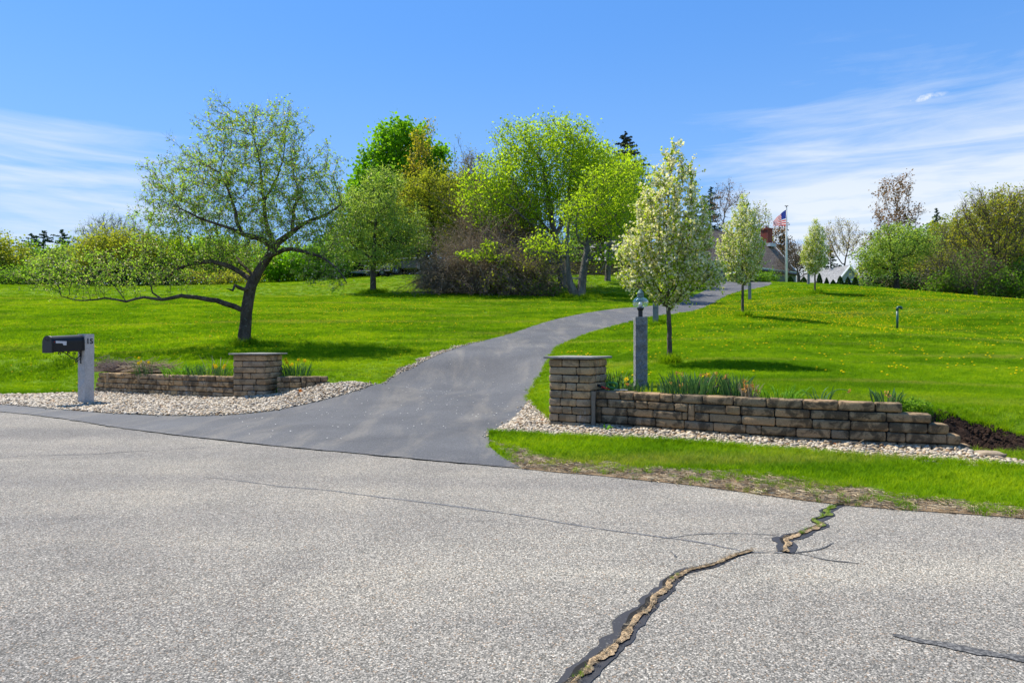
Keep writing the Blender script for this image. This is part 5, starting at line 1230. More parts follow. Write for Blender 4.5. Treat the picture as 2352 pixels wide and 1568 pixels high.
pear('nearest and largest white flowering pear tree, behind the long block wall', 1540, 15.0, 1.0, 51, 3300)
pear('second flowering pear tree in the row, slimmer, before the brown roofed house', 1706, 27.4, 1.02, 52, 1900, per=(5,6), wide=.95)
pear('third and farthest flowering pear tree standing alone on the crest right of the flagpole', 1872, 44.0, 1.0, 53, 1300, per=(6,5), wide=.86)

# ---- centre group
ch4 = [(None, [(1330,683,0,.42),(1336,665,0,.30),(1338,640,0,.27),(1340,610,0,.25),(1346,580,.1,.21),(1353,548,.2,.18),(1362,515,.2,.14),(1372,470,.2,.09),(1385,420,.2,.05)]),
 ((0,0), [(1316,668,-.2,.30),(1309,650,-.2,.24),(1305,625,-.2,.20),(1303,590,-.1,.16),(1301,550,0,.13),(1306,515,0,.10),(1315,470,.1,.06)]),
 ((0,3), [(1362,590,-.4,.15),(1388,570,-.8,.13),(1415,556,-1.1,.11),(1450,545,-1.3,.08),(1480,520,-1.4,.05)]), ((1,3), [(1285,590,-.5,.09),(1262,580,-.8,.08),(1235,578,-1.1,.06),(1208,585,-1.3,.04)]),
 ((0,4), [(1332,555,-.4,.08),(1322,520,-.7,.06),(1330,480,-.9,.04)]), ((0,5), [(1385,520,.6,.10),(1420,490,1.0,.07),(1455,460,1.2,.04)]), ((2,2), [(1395,600,-1.4,.05),(1380,622,-1.7,.03)])]
Yc = 45.0
ec = [E(1400,490,85,70,Yc), E(1445,420,50,50,Yc), E(1340,500,65,60,Yc), E(1390,420,60,45,Yc), E(1440,520,50,50,Yc,-1), E(1250,570,55,30,Yc,-1,45), E(1400,590,50,35,Yc,-1.5,40), E(1480,470,30,40,Yc)]
tree('apple_tree', 'grey barked apple tree whose trunk splits in two at the ground', 'tree', 1325, Yc, ec, 1500, .36, [('foliage', LM['lime'], 5, .15, .22, .85, .7)], BK['grey'], chains=ch4, tip=.0115, expo=2.3, kill=1.5, jit=.2, seed=61, base=tuple(gp(1328, Yc)), shell=.3, dens=.75)
Yl = 51.0
ch3 = [(None, [(1292,655,0,.36),(1290,620,0,.30),(1284,580,0,.27),(1276,540,0,.23),(1266,490,0,.20),(1256,430,0,.15),(1245,370,0,.09)]), ((0,2), [(1270,560,-.8,.16),(1240,530,-1.4,.13),(1205,500,-2.0,.10),(1165,470,-2.6,.07)]),
 ((0,3), [(1296,500,.6,.17),(1306,450,.8,.14),(1312,390,.9,.10),(1318,330,.9,.06)]), ((0,3), [(1250,520,.8,.12),(1215,470,1.2,.09),(1180,420,1.4,.06)]), ((2,1), [(1340,430,.2,.09),(1375,400,.0,.06)])]
el_ = [E(1250,345,110,75,Yl,0,80), E(1190,330,60,50,Yl), E(1150,430,65,70,Yl,-1.5,60), E(1310,330,70,55,Yl), E(1350,380,70,55,Yl), E(1410,410,55,55,Yl), E(1180,400,80,60,Yl), E(1280,420,110,60,Yl), E(1100,460,55,60,Yl,-1.5), E(1125,500,50,50,Yl,-2), E(1210,470,70,60,Yl,-1), E(1320,470,70,60,Yl,1.5), E(1240,480,60,60,Yl,1.5)]
tree('maple_tree', 'tall wide lime green maple in the middle with dark limbs showing through, bare below', 'tree', 1292, Yl, el_, 2900, .40, [('foliage', LM['lime'], 6, .17, .28, .85, .75)], BK['grey'], dens=.75, chains=ch3, tip=.012, expo=2.3, kill=1.45, jit=.18, seed=62, base=tuple(gp(1292, Yl)), shell=.35)
tree('sapling', 'low bright lime sapling spreading in front of the brown thicket', 'sapling', 1172, 45.6, [E(1085,592,42,12,45.3,-.5,30), E(1125,565,26,16,45.3,-.3,30), E(1150,596,34,12,45.3,0,30)], 260, .22, [('foliage', LM['lime'], 4.5, .14, .09, .95, .75)], BK['grey'], trunk=(1.7,.05), tip=.010, seed=63, shell=.2)
tree('maple_tree', 'dense bright green maple rounded against the sky behind the pale apple tree', 'tree', 925, 76, [E(925,350,85,70,76), E(870,400,60,60,76), E(835,410,28,55,76), E(985,380,50,60,76), E(920,440,120,70,76), E(850,500,60,60,76), E(1000,460,40,60,76)], 1500, .75, [('foliage', LM['maple'], 16, .38, .38, .97, .8)], BK['grey'], trunk=(4.5,.45), tip=.02, seed=64, shell=.6)
tree('birch_tree', 'slim tree with orange yellow buds against the dense green maple', 'tree', 972, 70, [E(970,340,28,55,70), E(960,410,45,60,70), E(990,300,12,35,70), E(945,460,45,40,70)], 520, .5, [('foliage', LM['orange'], 3, .22, .26, .8, .7)], BK['brown'], trunk=(8.0,.2), tip=.014, trop=(0,0,.5), seed=65)
tree('bare_tree', 'thin upright tree with sparse yellow buds rising between the two green maples', 'tree', 1060, 66, [E(1050,345,14,42,66), E(1075,370,16,40,66), E(1065,440,40,60,66), E(1100,420,25,50,66), E(1040,430,30,50,66)], 700, .42, [('buds', LM['olive'], 1, .16, .14, .45, .7)], BK['brown'], trunk=(7,.16), tip=.014, trop=(0,0,.5), seed=66)
tree('oak_tree', 'olive leaved tree with a dark straight trunk between pale apple and brown thicket', 'tree', 1000, 57, [E(985,440,62,50,57), E(930,470,45,50,57), E(1035,450,45,60,57), E(985,510,80,55,57), E(1045,520,45,60,57)], 1100, .42, [('foliage', LM['olive'], 5, .17, .17, .75, .7)], BK['pine'], chains=[(None, [(1000,655,0,.30),(1000,600,0,.22),(996,540,0,.20),(990,490,0,.16),(985,440,0,.10),(982,410,0,.05)])], tip=.013, seed=67, base=tuple(gp(1000, 57)))
tree('apple_tree', 'pale green apple tree with a slim straight trunk before the parked trailers', 'tree', 857, 49, [E(855,500,100,75,49), E(925,560,70,55,49), E(795,560,60,50,49), E(880,425,55,45,49), E(860,590,95,30,49), E(800,480,50,50,49), E(950,520,45,45,49)], 2100, .36, [('foliage', LM['pale'], 5, .125, .13, .80, .65), ('blossoms', LM['white'], 1, .09, .1, .14, .9)], BK['apple'],
     chains=[(None, [(857,671,0,.27),(857,650,0,.21),(856,625,0,.20),(858,598,0,.17),(860,560,0,.13),(862,500,0,.08)]), ((0,3), [(835,580,.3,.09),(810,560,.5,.06)]), ((0,3), [(885,585,-.3,.09),(920,570,-.5,.06)])], tip=.010, seed=68, base=tuple(gp(857, 49)), shell=.3)
# bare brown thicket: mounds of arching canes
def bramble(label, u, v, Y, ru, hgt, n, seed, m=None, leafm=None, name='bramble_bush', cat='bush', rx=None):
    rg = np.random.default_rng(seed); b = gp(u, Y); rw = ru/F_*Y; V = []; Q = []; base = 0; tips = []
    for i in range(n):
        a = rg.uniform(0, 6.28); r = rw*math.sqrt(rg.random()); p = np.array([math.cos(a)*r, math.sin(a)*r*.6, -.1]); d = np.array([rg.normal(0,.35)+math.cos(a)*.25, rg.normal(0,.35), 1.0]); L = hgt*rg.uniform(.5,1.25)*(1-.45*(r/rw)**2); st = L/11
        pts = [p.copy()]; curl = rg.normal(0, .17, 3); 
        for k in range(12): d = d/np.linalg.norm(d); p = p+d*st; pts.append(p.copy()); d = d+curl*.6+rg.normal(0, .16, 3)+np.array([0,0,.03-.022*k])
        pts = np.array(pts); pts[:,2] = np.maximum(pts[:,2], -.1); k = 3; rad = np.linspace(.030, .008, 13)*rg.uniform(.5, 1.2); T = np.gradient(pts, axis=0); T /= np.linalg.norm(T, axis=1)[:,None]+1e-9; A = np.cross(T, [0.3,.9,.2]); A /= np.linalg.norm(A, axis=1)[:,None]+1e-9; Bn = np.cross(T, A)
        q = np.arange(3)*2.094; ring = pts[:,None]+rad[:,None,None]*(A[:,None]*np.cos(q)[None,:,None]+Bn[:,None]*np.sin(q)[None,:,None]); V.append(ring.reshape(-1,3)); a_ = (np.arange(12)[:,None]*3+np.arange(3)[None]).ravel(); b_ = (np.arange(12)[:,None]*3+(np.arange(3)[None]+1) % 3).ravel(); Q.append(np.stack([a_,b_,b_+3,a_+3],1)+base); base += 39
        tips.append(pts[4:])
    root = thing(name, label, cat, tuple(b)); mk_np('canes', np.concatenate(V), np.concatenate(Q), m or BK['tan'], root, True); T = np.concatenate(tips)
    c = (T[:,None]+rg.normal(0, .16, (len(T), 3, 3))).reshape(-1,3); Vq, Qq = quads(c, .26, rg, 0, .09); mk_np('twigs', Vq, Qq, LM['thatch'], root, False, np.repeat(rg.random(len(c)), 4))
    if leafm: c = T[rg.integers(0, len(T), len(T))]+rg.normal(0, .15, (len(T),3)); Vq, Qq = quads(c, .15, rg, .3, .6); mk_np('foliage', Vq, Qq, leafm, root, False, np.repeat(rg.random(len(c)), 4))
    return root
bramble('tangled mound of bare brown canes at the left end of the thicket', 1030, 640, 48, 30, 4.0, 560, 1)
bramble('tallest tangled mound of bare brown canes in the middle of the thicket', 1105, 640, 47.5, 44, 5.6, 900, 2)
bramble('tangled mound of bare brown canes at the right end of the thicket', 1190, 640, 46.5, 42, 4.2, 620, 3, None, LM['olive'])
bramble('bare brown bush standing behind the thicket beside the slim budding tree', 1165, 640, 52, 54, 8.8, 800, 4)
bramble('low pale green shrub at the right foot of the brown thicket', 1242, 660, 45.8, 26, 1.2, 170, 5, None, LM['green'], 'shrub', 'shrub')
bramble('low leafy shrub at the left foot of the brown thicket beside the trailers', 985, 650, 52, 26, 1.1, 170, 6, None, LM['green'], 'shrub', 'shrub')
tree('bare_tree', 'bare twiggy brown tree rising from the thicket left of the lime maple', 'tree', 1150, 54, [E(1130,470,75,60,54), E(1175,530,65,50,54), E(1100,520,50,60,54), E(1200,480,40,40,54)], 1500, .36, [('twigs', LM['thatch'], 9, .22, .12, .8, .2)], BK['tan'], trunk=(2.0,.16), tip=.014, seed=69, jit=.3, kill=1.3, shoots=6)
def shrub(label, u, Y, ells, lm, n=500, size=.2, per=8, seed=1, name='bush', cat='bush', bark=None, h=.7, twig=0, spread=None, step=None):
    L = [('foliage', lm, per*1.25, size, spread or size*1.7, .95, .75)]
    if twig: L.append(('twigs', LM['thatch'], twig, size*1.3, size*.7, .8, .12))
    return tree(name, label, cat, u, Y, ells, n, step or max(.3, Y*.0075), L, bark or BK['brown'], trunk=(h,.09), tip=.012, seed=seed, shell=.5, kill=1.6)
# ---- left background
shrub('yellow green bush at the far left edge of the lawn', 15, 66, [E(20,600,50,45,66), E(-30,590,60,60,66), E(50,620,30,30,66)], LM['olive'], 700, .22, 8, 71, twig=2)
shrub('tall lime and brown bush behind the low left apple limb', 270, 62, [E(270,580,95,55,62), E(230,600,60,45,62), E(330,590,60,50,62)], LM['olive'], 1100, .2, 7, 72, twig=3)
tree('bare_tree', 'bush of fine bare twigs against the sky on the far left', 'tree', 255, 66, [E(255,525,60,32,66), E(215,550,50,35,66), E(310,545,50,30,66)], 900, .32, [('buds', LM['pale'], 1, .12, .1, .5, .6)], BK['grey'], trunk=(2.2,.14), tip=.012, seed=73, trop=(0,0,.4), kill=1.3)
shrub('grey brown bush between the far left pines and the tall lime bush', 150, 64, [E(150,610,50,40,64), E(110,625,50,30,64), E(185,620,35,35,64)], LM['pale'], 600, .19, 5, 74, twig=5)
shrub('dark green undergrowth at the far left below the yellow bush', 60, 63, [E(60,640,60,18,63), E(130,642,60,16,63), E(-10,640,60,18,63)], LM['green'], 450, .18, 7, 75, twig=4, h=.4)
shrub('lime green bush behind the long bare apple limb', 400, 64, [E(400,590,60,45,64), E(360,610,50,40,64), E(440,610,50,38,64)], LM['lime'], 750, .2, 8, 76, twig=2)
shrub('green bush just left of the leaning apple trunk', 490, 65, [E(490,590,60,50,65), E(530,610,50,40,65)], LM['green'], 650, .21, 8, 77, twig=2)
shrub('bright green bush just right of the leaning apple trunk', 640, 64, [E(640,610,50,35,64), E(610,625,40,28,64), E(680,620,40,30,64)], LM['maple'], 650, .2, 10, 78)
shrub('leafy bush behind the drooping right side of the old apple tree', 740, 66, [E(740,600,60,45,66), E(700,615,40,35,66), E(780,590,40,50,66)], LM['green'], 700, .2, 9, 79)
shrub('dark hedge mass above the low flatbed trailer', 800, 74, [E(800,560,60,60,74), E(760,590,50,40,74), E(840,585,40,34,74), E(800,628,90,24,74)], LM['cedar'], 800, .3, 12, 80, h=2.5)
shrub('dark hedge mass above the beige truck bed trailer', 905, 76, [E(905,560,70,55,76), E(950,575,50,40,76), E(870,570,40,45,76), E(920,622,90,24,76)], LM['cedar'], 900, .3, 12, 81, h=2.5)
shrub('low dark bush along the lawn behind the bare apple limb', 320, 60.5, [E(320,642,60,14,60.5), E(250,642,60,14,60.5), E(390,643,50,13,60.5)], LM['cedar'], 380, .17, 9, 82, twig=3, h=.3)
shrub('low brown green bush along the lawn left of the leaning trunk', 500, 61, [E(490,642,60,12,61), E(560,640,50,13,61), E(440,642,40,12,61)], LM['olive'], 330, .16, 6, 83, twig=5, h=.3)
# conifers
def conifer(label, u, Y, vtop, rad, seed, lm, bark, name='pine_tree', nb=None, droop=.1, dens=30, ragged=.25, z0f=.12, size=.22):
    rg = np.random.default_rng(seed); b = gp(u, Y); h = zof(vtop, Y)-b[2]; root = thing(name, label, 'tree', tuple(b)); mb = MB(); mb.tube([(0,0,-.3),(0,0,h*.5),(0,0,h)], [.022*h,.013*h,.01], 8)
    Cc = []; nb = nb or int(h*9)
    for i in range(nb):
        f = z0f+(1-z0f)*(i+rg.random())/nb; z = h*f; L = rad*((1-f)**.75)*rg.uniform(1-ragged*1.6, 1+ragged)+.12; a = rg.uniform(0, 6.28); rise = rg.uniform(.0,.35)*(1 if name == 'pine_tree' else .3)
        tipp = np.array([math.cos(a)*L, math.sin(a)*L, z+L*rise-droop*L]); o_ = np.array([0,0,z]); mb.tube([o_, (o_+tipp)/2+np.array([0,0,.04*L]), tipp], [.018+.008*L,.012+.004*L,.006], 4, False)
        k = int(dens*L)+4; t = rg.uniform(.18, 1.03, k)[:,None]; w_ = rg.normal(0, .20*min(L,1.6)*.8, (k,3))*np.array([1,1,.28])*(1.1-t*.7); Cc.append(o_+(tipp-o_)*t+w_)
    mb.build('trunk', bark, root); c = np.concatenate(Cc); V, Q = quads(c, size, rg, .3, .38); mk_np('foliage', V, Q, lm, root, False, np.repeat(rg.random(len(c)), 4)); return root
conifer('dark green pine, leftmost of three behind the far left bushes', 72, 88, 536, 4.0, 1, LM['dark'], BK['pine'], size=.34)
conifer('dark green pine, middle of three behind the far left bushes', 100, 90, 530, 3.8, 2, LM['dark'], BK['pine'], size=.34)
conifer('broad dark green pine, rightmost of three behind the far left bushes', 143, 92, 527, 4.6, 3, LM['dark'], BK['pine'], ragged=.4, size=.34)
conifer('pointed dark spruce peeking over the lime treetops left of the tallest pear', 1437, 78, 303, 6.4, 4, LM['spruce'], BK['pine'], 'spruce_tree', droop=.05, dens=60, size=.30)
conifer('dark spruce showing through the limbs right of the lime maple', 1385, 66, 430, 4.2, 5, LM['spruce'], BK['pine'], 'spruce_tree', ragged=.5, dens=16, size=.26)
conifer('ragged dark pine showing right of the nearest pear tree above the brown roof', 1632, 88, 430, 4.2, 6, LM['dark'], BK['pine'], ragged=.6, dens=16, z0f=.35, size=.30)
conifer('dark pine top above the budding trees at the right', 2152, 96, 478, 3.2, 7, LM['dark'], BK['pine'], ragged=.45, size=.32)
conifer('short dark pine behind the bare tree right of the third pear', 1908, 100, 565, 2.6, 8, LM['dark'], BK['pine'], ragged=.4, size=.3)
for i, (u, vt, w_, lab) in enumerate(((1882,628,.24,'conical dark cedar shrub left of the third pear trunk gap, first of the row'), (1898.6,638,.17,'small conical dark cedar shrub under the grey roof of the small house'), (1913.6,643,.22,'shortest conical dark cedar shrub, left of the white gable trim'),
    (1929.7,634,.30,'widest conical dark cedar shrub, at the left edge of the gable'), (1947,636,.27,'conical dark cedar shrub standing before the gable windows of the small house'), (1964,636,.29,'conical dark cedar shrub right of the gable windows, last of the row'), (1815,634,.26,'dark cedar shrub just right of the flagpole foot'), (1846,636,.30,'dark cedar shrub left of the farthest lamp post'))):
    rg = np.random.default_rng(400+i); Yq = 61.5; b = gp(u, Yq); h = max(zof(vt, Yq)-b[2], .5); n = 1500; z = rg.random(n)**.85*h; rr = w_*np.interp(z/h, [0,.12,.4,.75,1], [.72,.95,1.0,.55,.03])*rg.uniform(.78,1.05,n)*(1+.08*np.sin(z*9)); a = rg.uniform(0,6.28,n)
    c = np.c_[np.cos(a)*rr, np.sin(a)*rr, z]; r_ = thing('cedar_shrub', lab, 'shrub', tuple(b), 0, 'cedar shrubs by the far house'); V, Q = quads(c, .11, rg, .1, .4); mk_np('foliage', V, Q, LM['cedar'], r_, False, np.repeat(rg.random(n), 4)); MB().tube([(0,0,-.2),(0,0,h*.9)], [.05,.012], 6).build('trunk', BK['pine'], r_)
# ---- right background
tree('bare_tree', 'leafless forked tree above the brown roof between the first two pears', 'tree', 1668, 84, [E(1670,455,38,40,84), E(1650,480,30,50,84), E(1700,450,25,20,84)], 420, .55, [('buds', LM['red'], 1, .17, .15, .45, .7)], BK['grey'], trunk=(6,.2), tip=.018, trop=(0,0,.3), seed=91, jit=.22)
tree('bare_tree', 'small tree with sparse olive and rust buds above the chimney', 'tree', 1735, 88, [E(1738,505,34,38,88), E(1720,540,40,40,88), E(1760,550,20,30,88)], 650, .5, [('foliage', LM['olive'], 2, .19, .18, .6, .7), ('buds', LM['red'], 1, .17, .15, .3, .7)], BK['brown'], trunk=(5,.18), tip=.015, seed=92)
tree('purple_tree', 'dark purple brown tree behind the flagpole below the flag', 'tree', 1792, 92, [E(1790,540,25,28,92), E(1795,585,42,35,92), E(1775,610,30,30,92), E(1825,600,30,30,92)], 600, .55, [('foliage', LM['red'], 4, .22, .2, .7, .7), ('needles', LM['spruce'], 4, .22, .2, .5, .7)], BK['pine'], trunk=(4,.2), tip=.018, trop=(0,0,.2), seed=93)
tree('bare_shrub', 'rounded leafless brown shrub tree just right of the flagpole', 'shrub', 1836, 63.5, [E(1825,590,40,38,63.5), E(1860,600,35,38,63.5), E(1800,610,25,25,63.5)], 1500, .26, [('twigs', LM['thatch'], 2, .15, .09, .5, .14)], BK['brown'], trunk=(1.0,.16), tip=.010, seed=94, kill=1.25, jit=.24)
tree('bare_tree', 'budding leafless tree with fan of branches between third pear and tall red tree', 'tree', 1935, 98, [E(1930,545,45,45,98), E(1965,560,30,40,98), E(1900,570,30,35,98), E(1990,570,22,35,98)], 900, .5, [('buds', LM['orange'], 1, .17, .15, .55, .7), ('foliage', LM['red'], 1, .15, .15, .3, .7)], BK['brown'], trunk=(3,.24), tip=.017, trop=(0,0,.35), seed=95)
tree('red_maple', 'tall rusty red budding tree standing highest in the right treeline', 'tree', 2062, 94, [E(2050,440,42,38,94), E(2085,420,20,25,94), E(2045,500,48,42,94), E(2090,500,34,40,94), E(2040,555,50,40,94), E(2105,560,40,30,94)], 900, .58, [('buds', LM['red'], 3, .27, .22, .75, .6)], BK['brown'], trunk=(4,.28), tip=.018, trop=(0,0,.25), seed=96)
tree('apple_tree', 'round sage green apple tree with short dark trunk at the right end of the crest', 'tree', 2059, 58, [E(2050,575,80,50,58), E(2000,600,48,38,58), E(2115,565,48,42,58), E(2060,540,55,30,58), E(2025,620,50,20,58)], 1700, .36, [('foliage', LM['pale'], 7, .15, .15, .9, .7)], BK['pine'], chains=[(None, [(2060,672,0,.28),(2059,650,0,.21),(2058,625,0,.19),(2054,600,0,.13),(2045,570,0,.08)]), ((0,2), [(2040,618,.3,.12),(2015,610,.5,.08)]), ((0,3), [(2085,585,-.2,.12),(2110,560,-.4,.07)])], tip=.011, seed=97, base=tuple(gp(2059, 58)), dens=.55)
tree('oak_tree', 'large yellow olive budding tree with many brown limbs at the right edge', 'tree', 2290, 58, [E(2290,500,95,65,58), E(2235,540,60,60,58), E(2340,480,60,50,58), E(2300,580,90,50,58), E(2240,470,35,40,58)], 2300, .40, [('buds', LM['orange'], 2, .17, .16, .6, .7), ('foliage', LM['olive'], 3, .17, .16, .6, .7)], BK['brown'], trunk=(1.6,.28), tip=.015, seed=98, kill=1.4, trop=(0,0,.25), dens=.55, shoots=5)
tree('bare_tree', 'bare grey brown tree between the sage apple tree and the large olive tree', 'tree', 2170, 60, [E(2165,590,50,60,60), E(2140,620,40,40,60), E(2200,610,40,50,60), E(2170,540,30,30,60)], 1500, .33, [('buds', LM['olive'], 1, .15, .13, .5, .7), ('twigs', LM['thatch'], 2, .16, .1, .5, .15)], BK['grey'], trunk=(1.2,.17), tip=.011, seed=99, kill=1.3, jit=.24)
tree('lime_tree', 'yellow green budding tree in front of the dark pine at the right', 'tree', 2165, 72, [E(2170,545,45,45,72), E(2205,520,35,35,72), E(2140,575,35,35,72)], 800, .45, [('foliage', LM['olive'], 5, .20, .2, .75, .7)], BK['brown'], trunk=(2.5,.2), tip=.014, seed=100)
tree('bare_tree', 'tangled brown limbed tree under the large olive tree at the right', 'tree', 2240, 56, [E(2235,610,50,45,56), E(2270,630,45,35,56), E(2210,640,35,30,56)], 1100, .33, [('foliage', LM['green'], 2, .15, .15, .5, .7), ('twigs', LM['thatch'], 3, .16, .1, .5, .15)], BK['brown'], trunk=(.9,.15), tip=.011, seed=101, kill=1.3, jit=.26)
tree('bare_tree', 'bare branch of a taller tree reaching in at the right picture edge', 'tree', 2420, 62, [E(2390,450,50,50,62), E(2440,520,80,80,62), E(2400,600,60,50,62)], 900, .42, [('buds', LM['orange'], 2, .17, .15, .5, .7)], BK['brown'], trunk=(3,.25), tip=.014, seed=102)
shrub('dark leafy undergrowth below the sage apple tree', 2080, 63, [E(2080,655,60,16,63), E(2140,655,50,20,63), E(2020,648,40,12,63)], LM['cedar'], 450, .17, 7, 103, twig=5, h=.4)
shrub('green undergrowth under the bare trees right of the sage apple tree', 2205, 59, [E(2205,650,55,28,59), E(2165,660,40,20,59), E(2250,660,45,24,59)], LM['green'], 600, .17, 6, 104, twig=5, h=.5)
shrub('green undergrowth at the right picture edge', 2330, 56, [E(2330,650,70,30,56), E(2380,630,60,45,56), E(2290,660,50,24,56)], LM['green'], 700, .17, 6, 105, twig=6, h=.5)
shrub('olive brown brush filling the gap behind the sage apple tree', 2110, 70, [E(2110,610,60,40,70), E(2060,620,50,30,70), E(2000,625,40,25,70)], LM['olive'], 700, .2, 5, 106, twig=5, h=.8)
shrub('brown olive brush behind the trees at the far right', 2290, 68, [E(2290,590,90,60,68), E(2220,600,60,45,68)], LM['olive'], 900, .2, 5, 107, twig=5, h=1.2)
shrub('low clipped green hedge at the foot of the brown roofed house', 1765, 66, [E(1752,641,26,7,66), E(1778,642,16,6,66)], LM['green'], 200, .13, 14, 108, h=.3)
shrub('leafy bush behind the garage below the lime treetops', 1300, 74, [E(1300,600,70,40,74), E(1240,590,50,40,74)], LM['green'], 700, .24, 7, 109, twig=3, h=1.0)
shrub('green bush filling the gap behind the split trunk tree', 1400, 84, [E(1400,540,70,60,84), E(1460,520,50,70,84), E(1350,560,60,50,84)], LM['green'], 900, .28, 8, 110, h=2.5)
shrub('olive woodland edge behind the brown thicket', 1120, 80, [E(1120,510,90,80,80), E(1030,530,75,70,80), E(1190,550,70,60,80), E(1080,450,50,50,80)], LM['olive'], 1500, .26, 7, 111, twig=3, h=2.2)
# far woods on both sides: a belt nobody could count
def belt(name, spans, seed):
    rg = np.random.default_rng(seed); Cc = []
    for (xa, xb, ya, yb, hh, n) in spans:
        x = rg.uniform(xa, xb, n); y = rg.uniform(ya, yb, n); prof = hh*(.72+.18*np.sin(x*.21)+.12*np.sin(x*.53+1)); z = gz0(np.c_[x, y])+prof*rg.random(n)**.8; Cc.append(np.c_[x, y, z])
    c = np.concatenate(Cc); V, Q = quads(c, .9, rg, .2, .6); t = np.repeat(np.clip(.5+.3*np.sin(c[:,0]*.4)+rg.normal(0,.2,len(c)), 0, 1), 4); tag(mk_np(name, V, Q, LM['green'], None, False, t), kind='stuff')
belt('far_woods', [(-125,-62,92,112,4.5,14000), (-62,-20,100,120,4.0,8000), (46,130,104,124,6.5,16000)], 5)

tree('maple_tree', 'broad yellow green tree filling the gap between the dense green maple and the lime maple', 'tree', 1050, 72, [E(1010,440,60,70,72), E(1075,450,50,60,72), E(960,480,50,60,72), E(1040,540,90,50,72)], 1300, .55, [('foliage', LM['olive'], 6, .24, .28, .9, .75)], BK['brown'], trunk=(3.5,.25), tip=.015, seed=120)
tree('oak_tree', 'leafy green tree behind the sage apple tree and the bare trees at the right', 'tree', 2130, 78, [E(2110,580,70,60,78), E(2180,570,60,60,78), E(2040,600,50,45,78)], 1100, .55, [('foliage', LM['green'], 6, .25, .28, .9, .75)], BK['brown'], trunk=(3,.25), tip=.015, seed=121)
tree('oak_tree', 'wide yellow green tree behind the large olive tree at the far right', 'tree', 2310, 74, [E(2310,520,90,80,74), E(2240,560,60,60,74), E(2380,540,60,80,74), E(2290,610,90,40,74)], 1500, .55, [('foliage', LM['olive'], 6, .25, .28, .9, .75)], BK['brown'], trunk=(3,.28), tip=.015, seed=122)
tree('oak_tree', 'rounded olive tree on the far left behind the low bushes', 'tree', 185, 78, [E(185,590,60,40,78), E(120,600,50,35,78), E(60,595,50,38,78)], 1000, .55, [('foliage', LM['green'], 6, .25, .28, .9, .75)], BK['brown'], trunk=(2,.22), tip=.015, seed=123)
tree('maple_tree', 'fresh green tree behind the old apple trunk', 'tree', 560, 74, [E(560,600,80,45,74), E(470,590,60,50,74), E(660,600,60,45,74), E(400,600,50,40,74)], 1300, .55, [('foliage', LM['lime'], 6, .25, .28, .9, .75)], BK['brown'], trunk=(1.6,.22), tip=.015, seed=124)

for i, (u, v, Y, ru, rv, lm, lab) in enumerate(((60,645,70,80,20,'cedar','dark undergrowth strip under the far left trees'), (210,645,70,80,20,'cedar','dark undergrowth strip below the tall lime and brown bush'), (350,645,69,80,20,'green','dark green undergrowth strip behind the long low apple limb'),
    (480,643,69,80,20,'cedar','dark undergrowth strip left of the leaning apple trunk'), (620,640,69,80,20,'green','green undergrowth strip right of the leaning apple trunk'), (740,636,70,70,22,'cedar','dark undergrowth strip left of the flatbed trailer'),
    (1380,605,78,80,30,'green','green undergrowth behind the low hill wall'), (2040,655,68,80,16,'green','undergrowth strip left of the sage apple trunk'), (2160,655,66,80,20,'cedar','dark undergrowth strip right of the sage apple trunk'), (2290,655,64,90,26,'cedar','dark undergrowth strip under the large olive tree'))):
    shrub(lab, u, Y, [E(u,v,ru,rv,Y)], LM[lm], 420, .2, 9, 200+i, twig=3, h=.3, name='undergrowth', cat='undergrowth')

tree('maple_tree', 'lime green maple closing the gap right of the tall lime maple', 'tree', 1395, 56, [E(1370,385,75,62,56), E(1430,410,66,58,56), E(1470,450,45,60,56), E(1350,460,60,50,56), E(1430,500,60,50,56)], 2000, .45, [('foliage', LM['lime'], 7, .18, .30, .85, .75)], BK['grey'], trunk=(3.0,.24), tip=.013, seed=130)
tree('bare_tree', 'tall bare brown twiggy tree behind the thicket between olive tree and lime maple', 'tree', 1095, 58, [E(1090,400,40,55,58), E(1110,470,50,60,58), E(1075,520,50,60,58), E(1150,560,60,50,58)], 1500, .40, [('twigs', LM['thatch'], 6, .22, .12, .8, .18), ('buds', LM['olive'], 1.2, .17, .2, .6, .7)], BK['tan'], trunk=(2.5,.16), tip=.013, seed=131, jit=.25, shoots=6, trop=(0,0,.3))
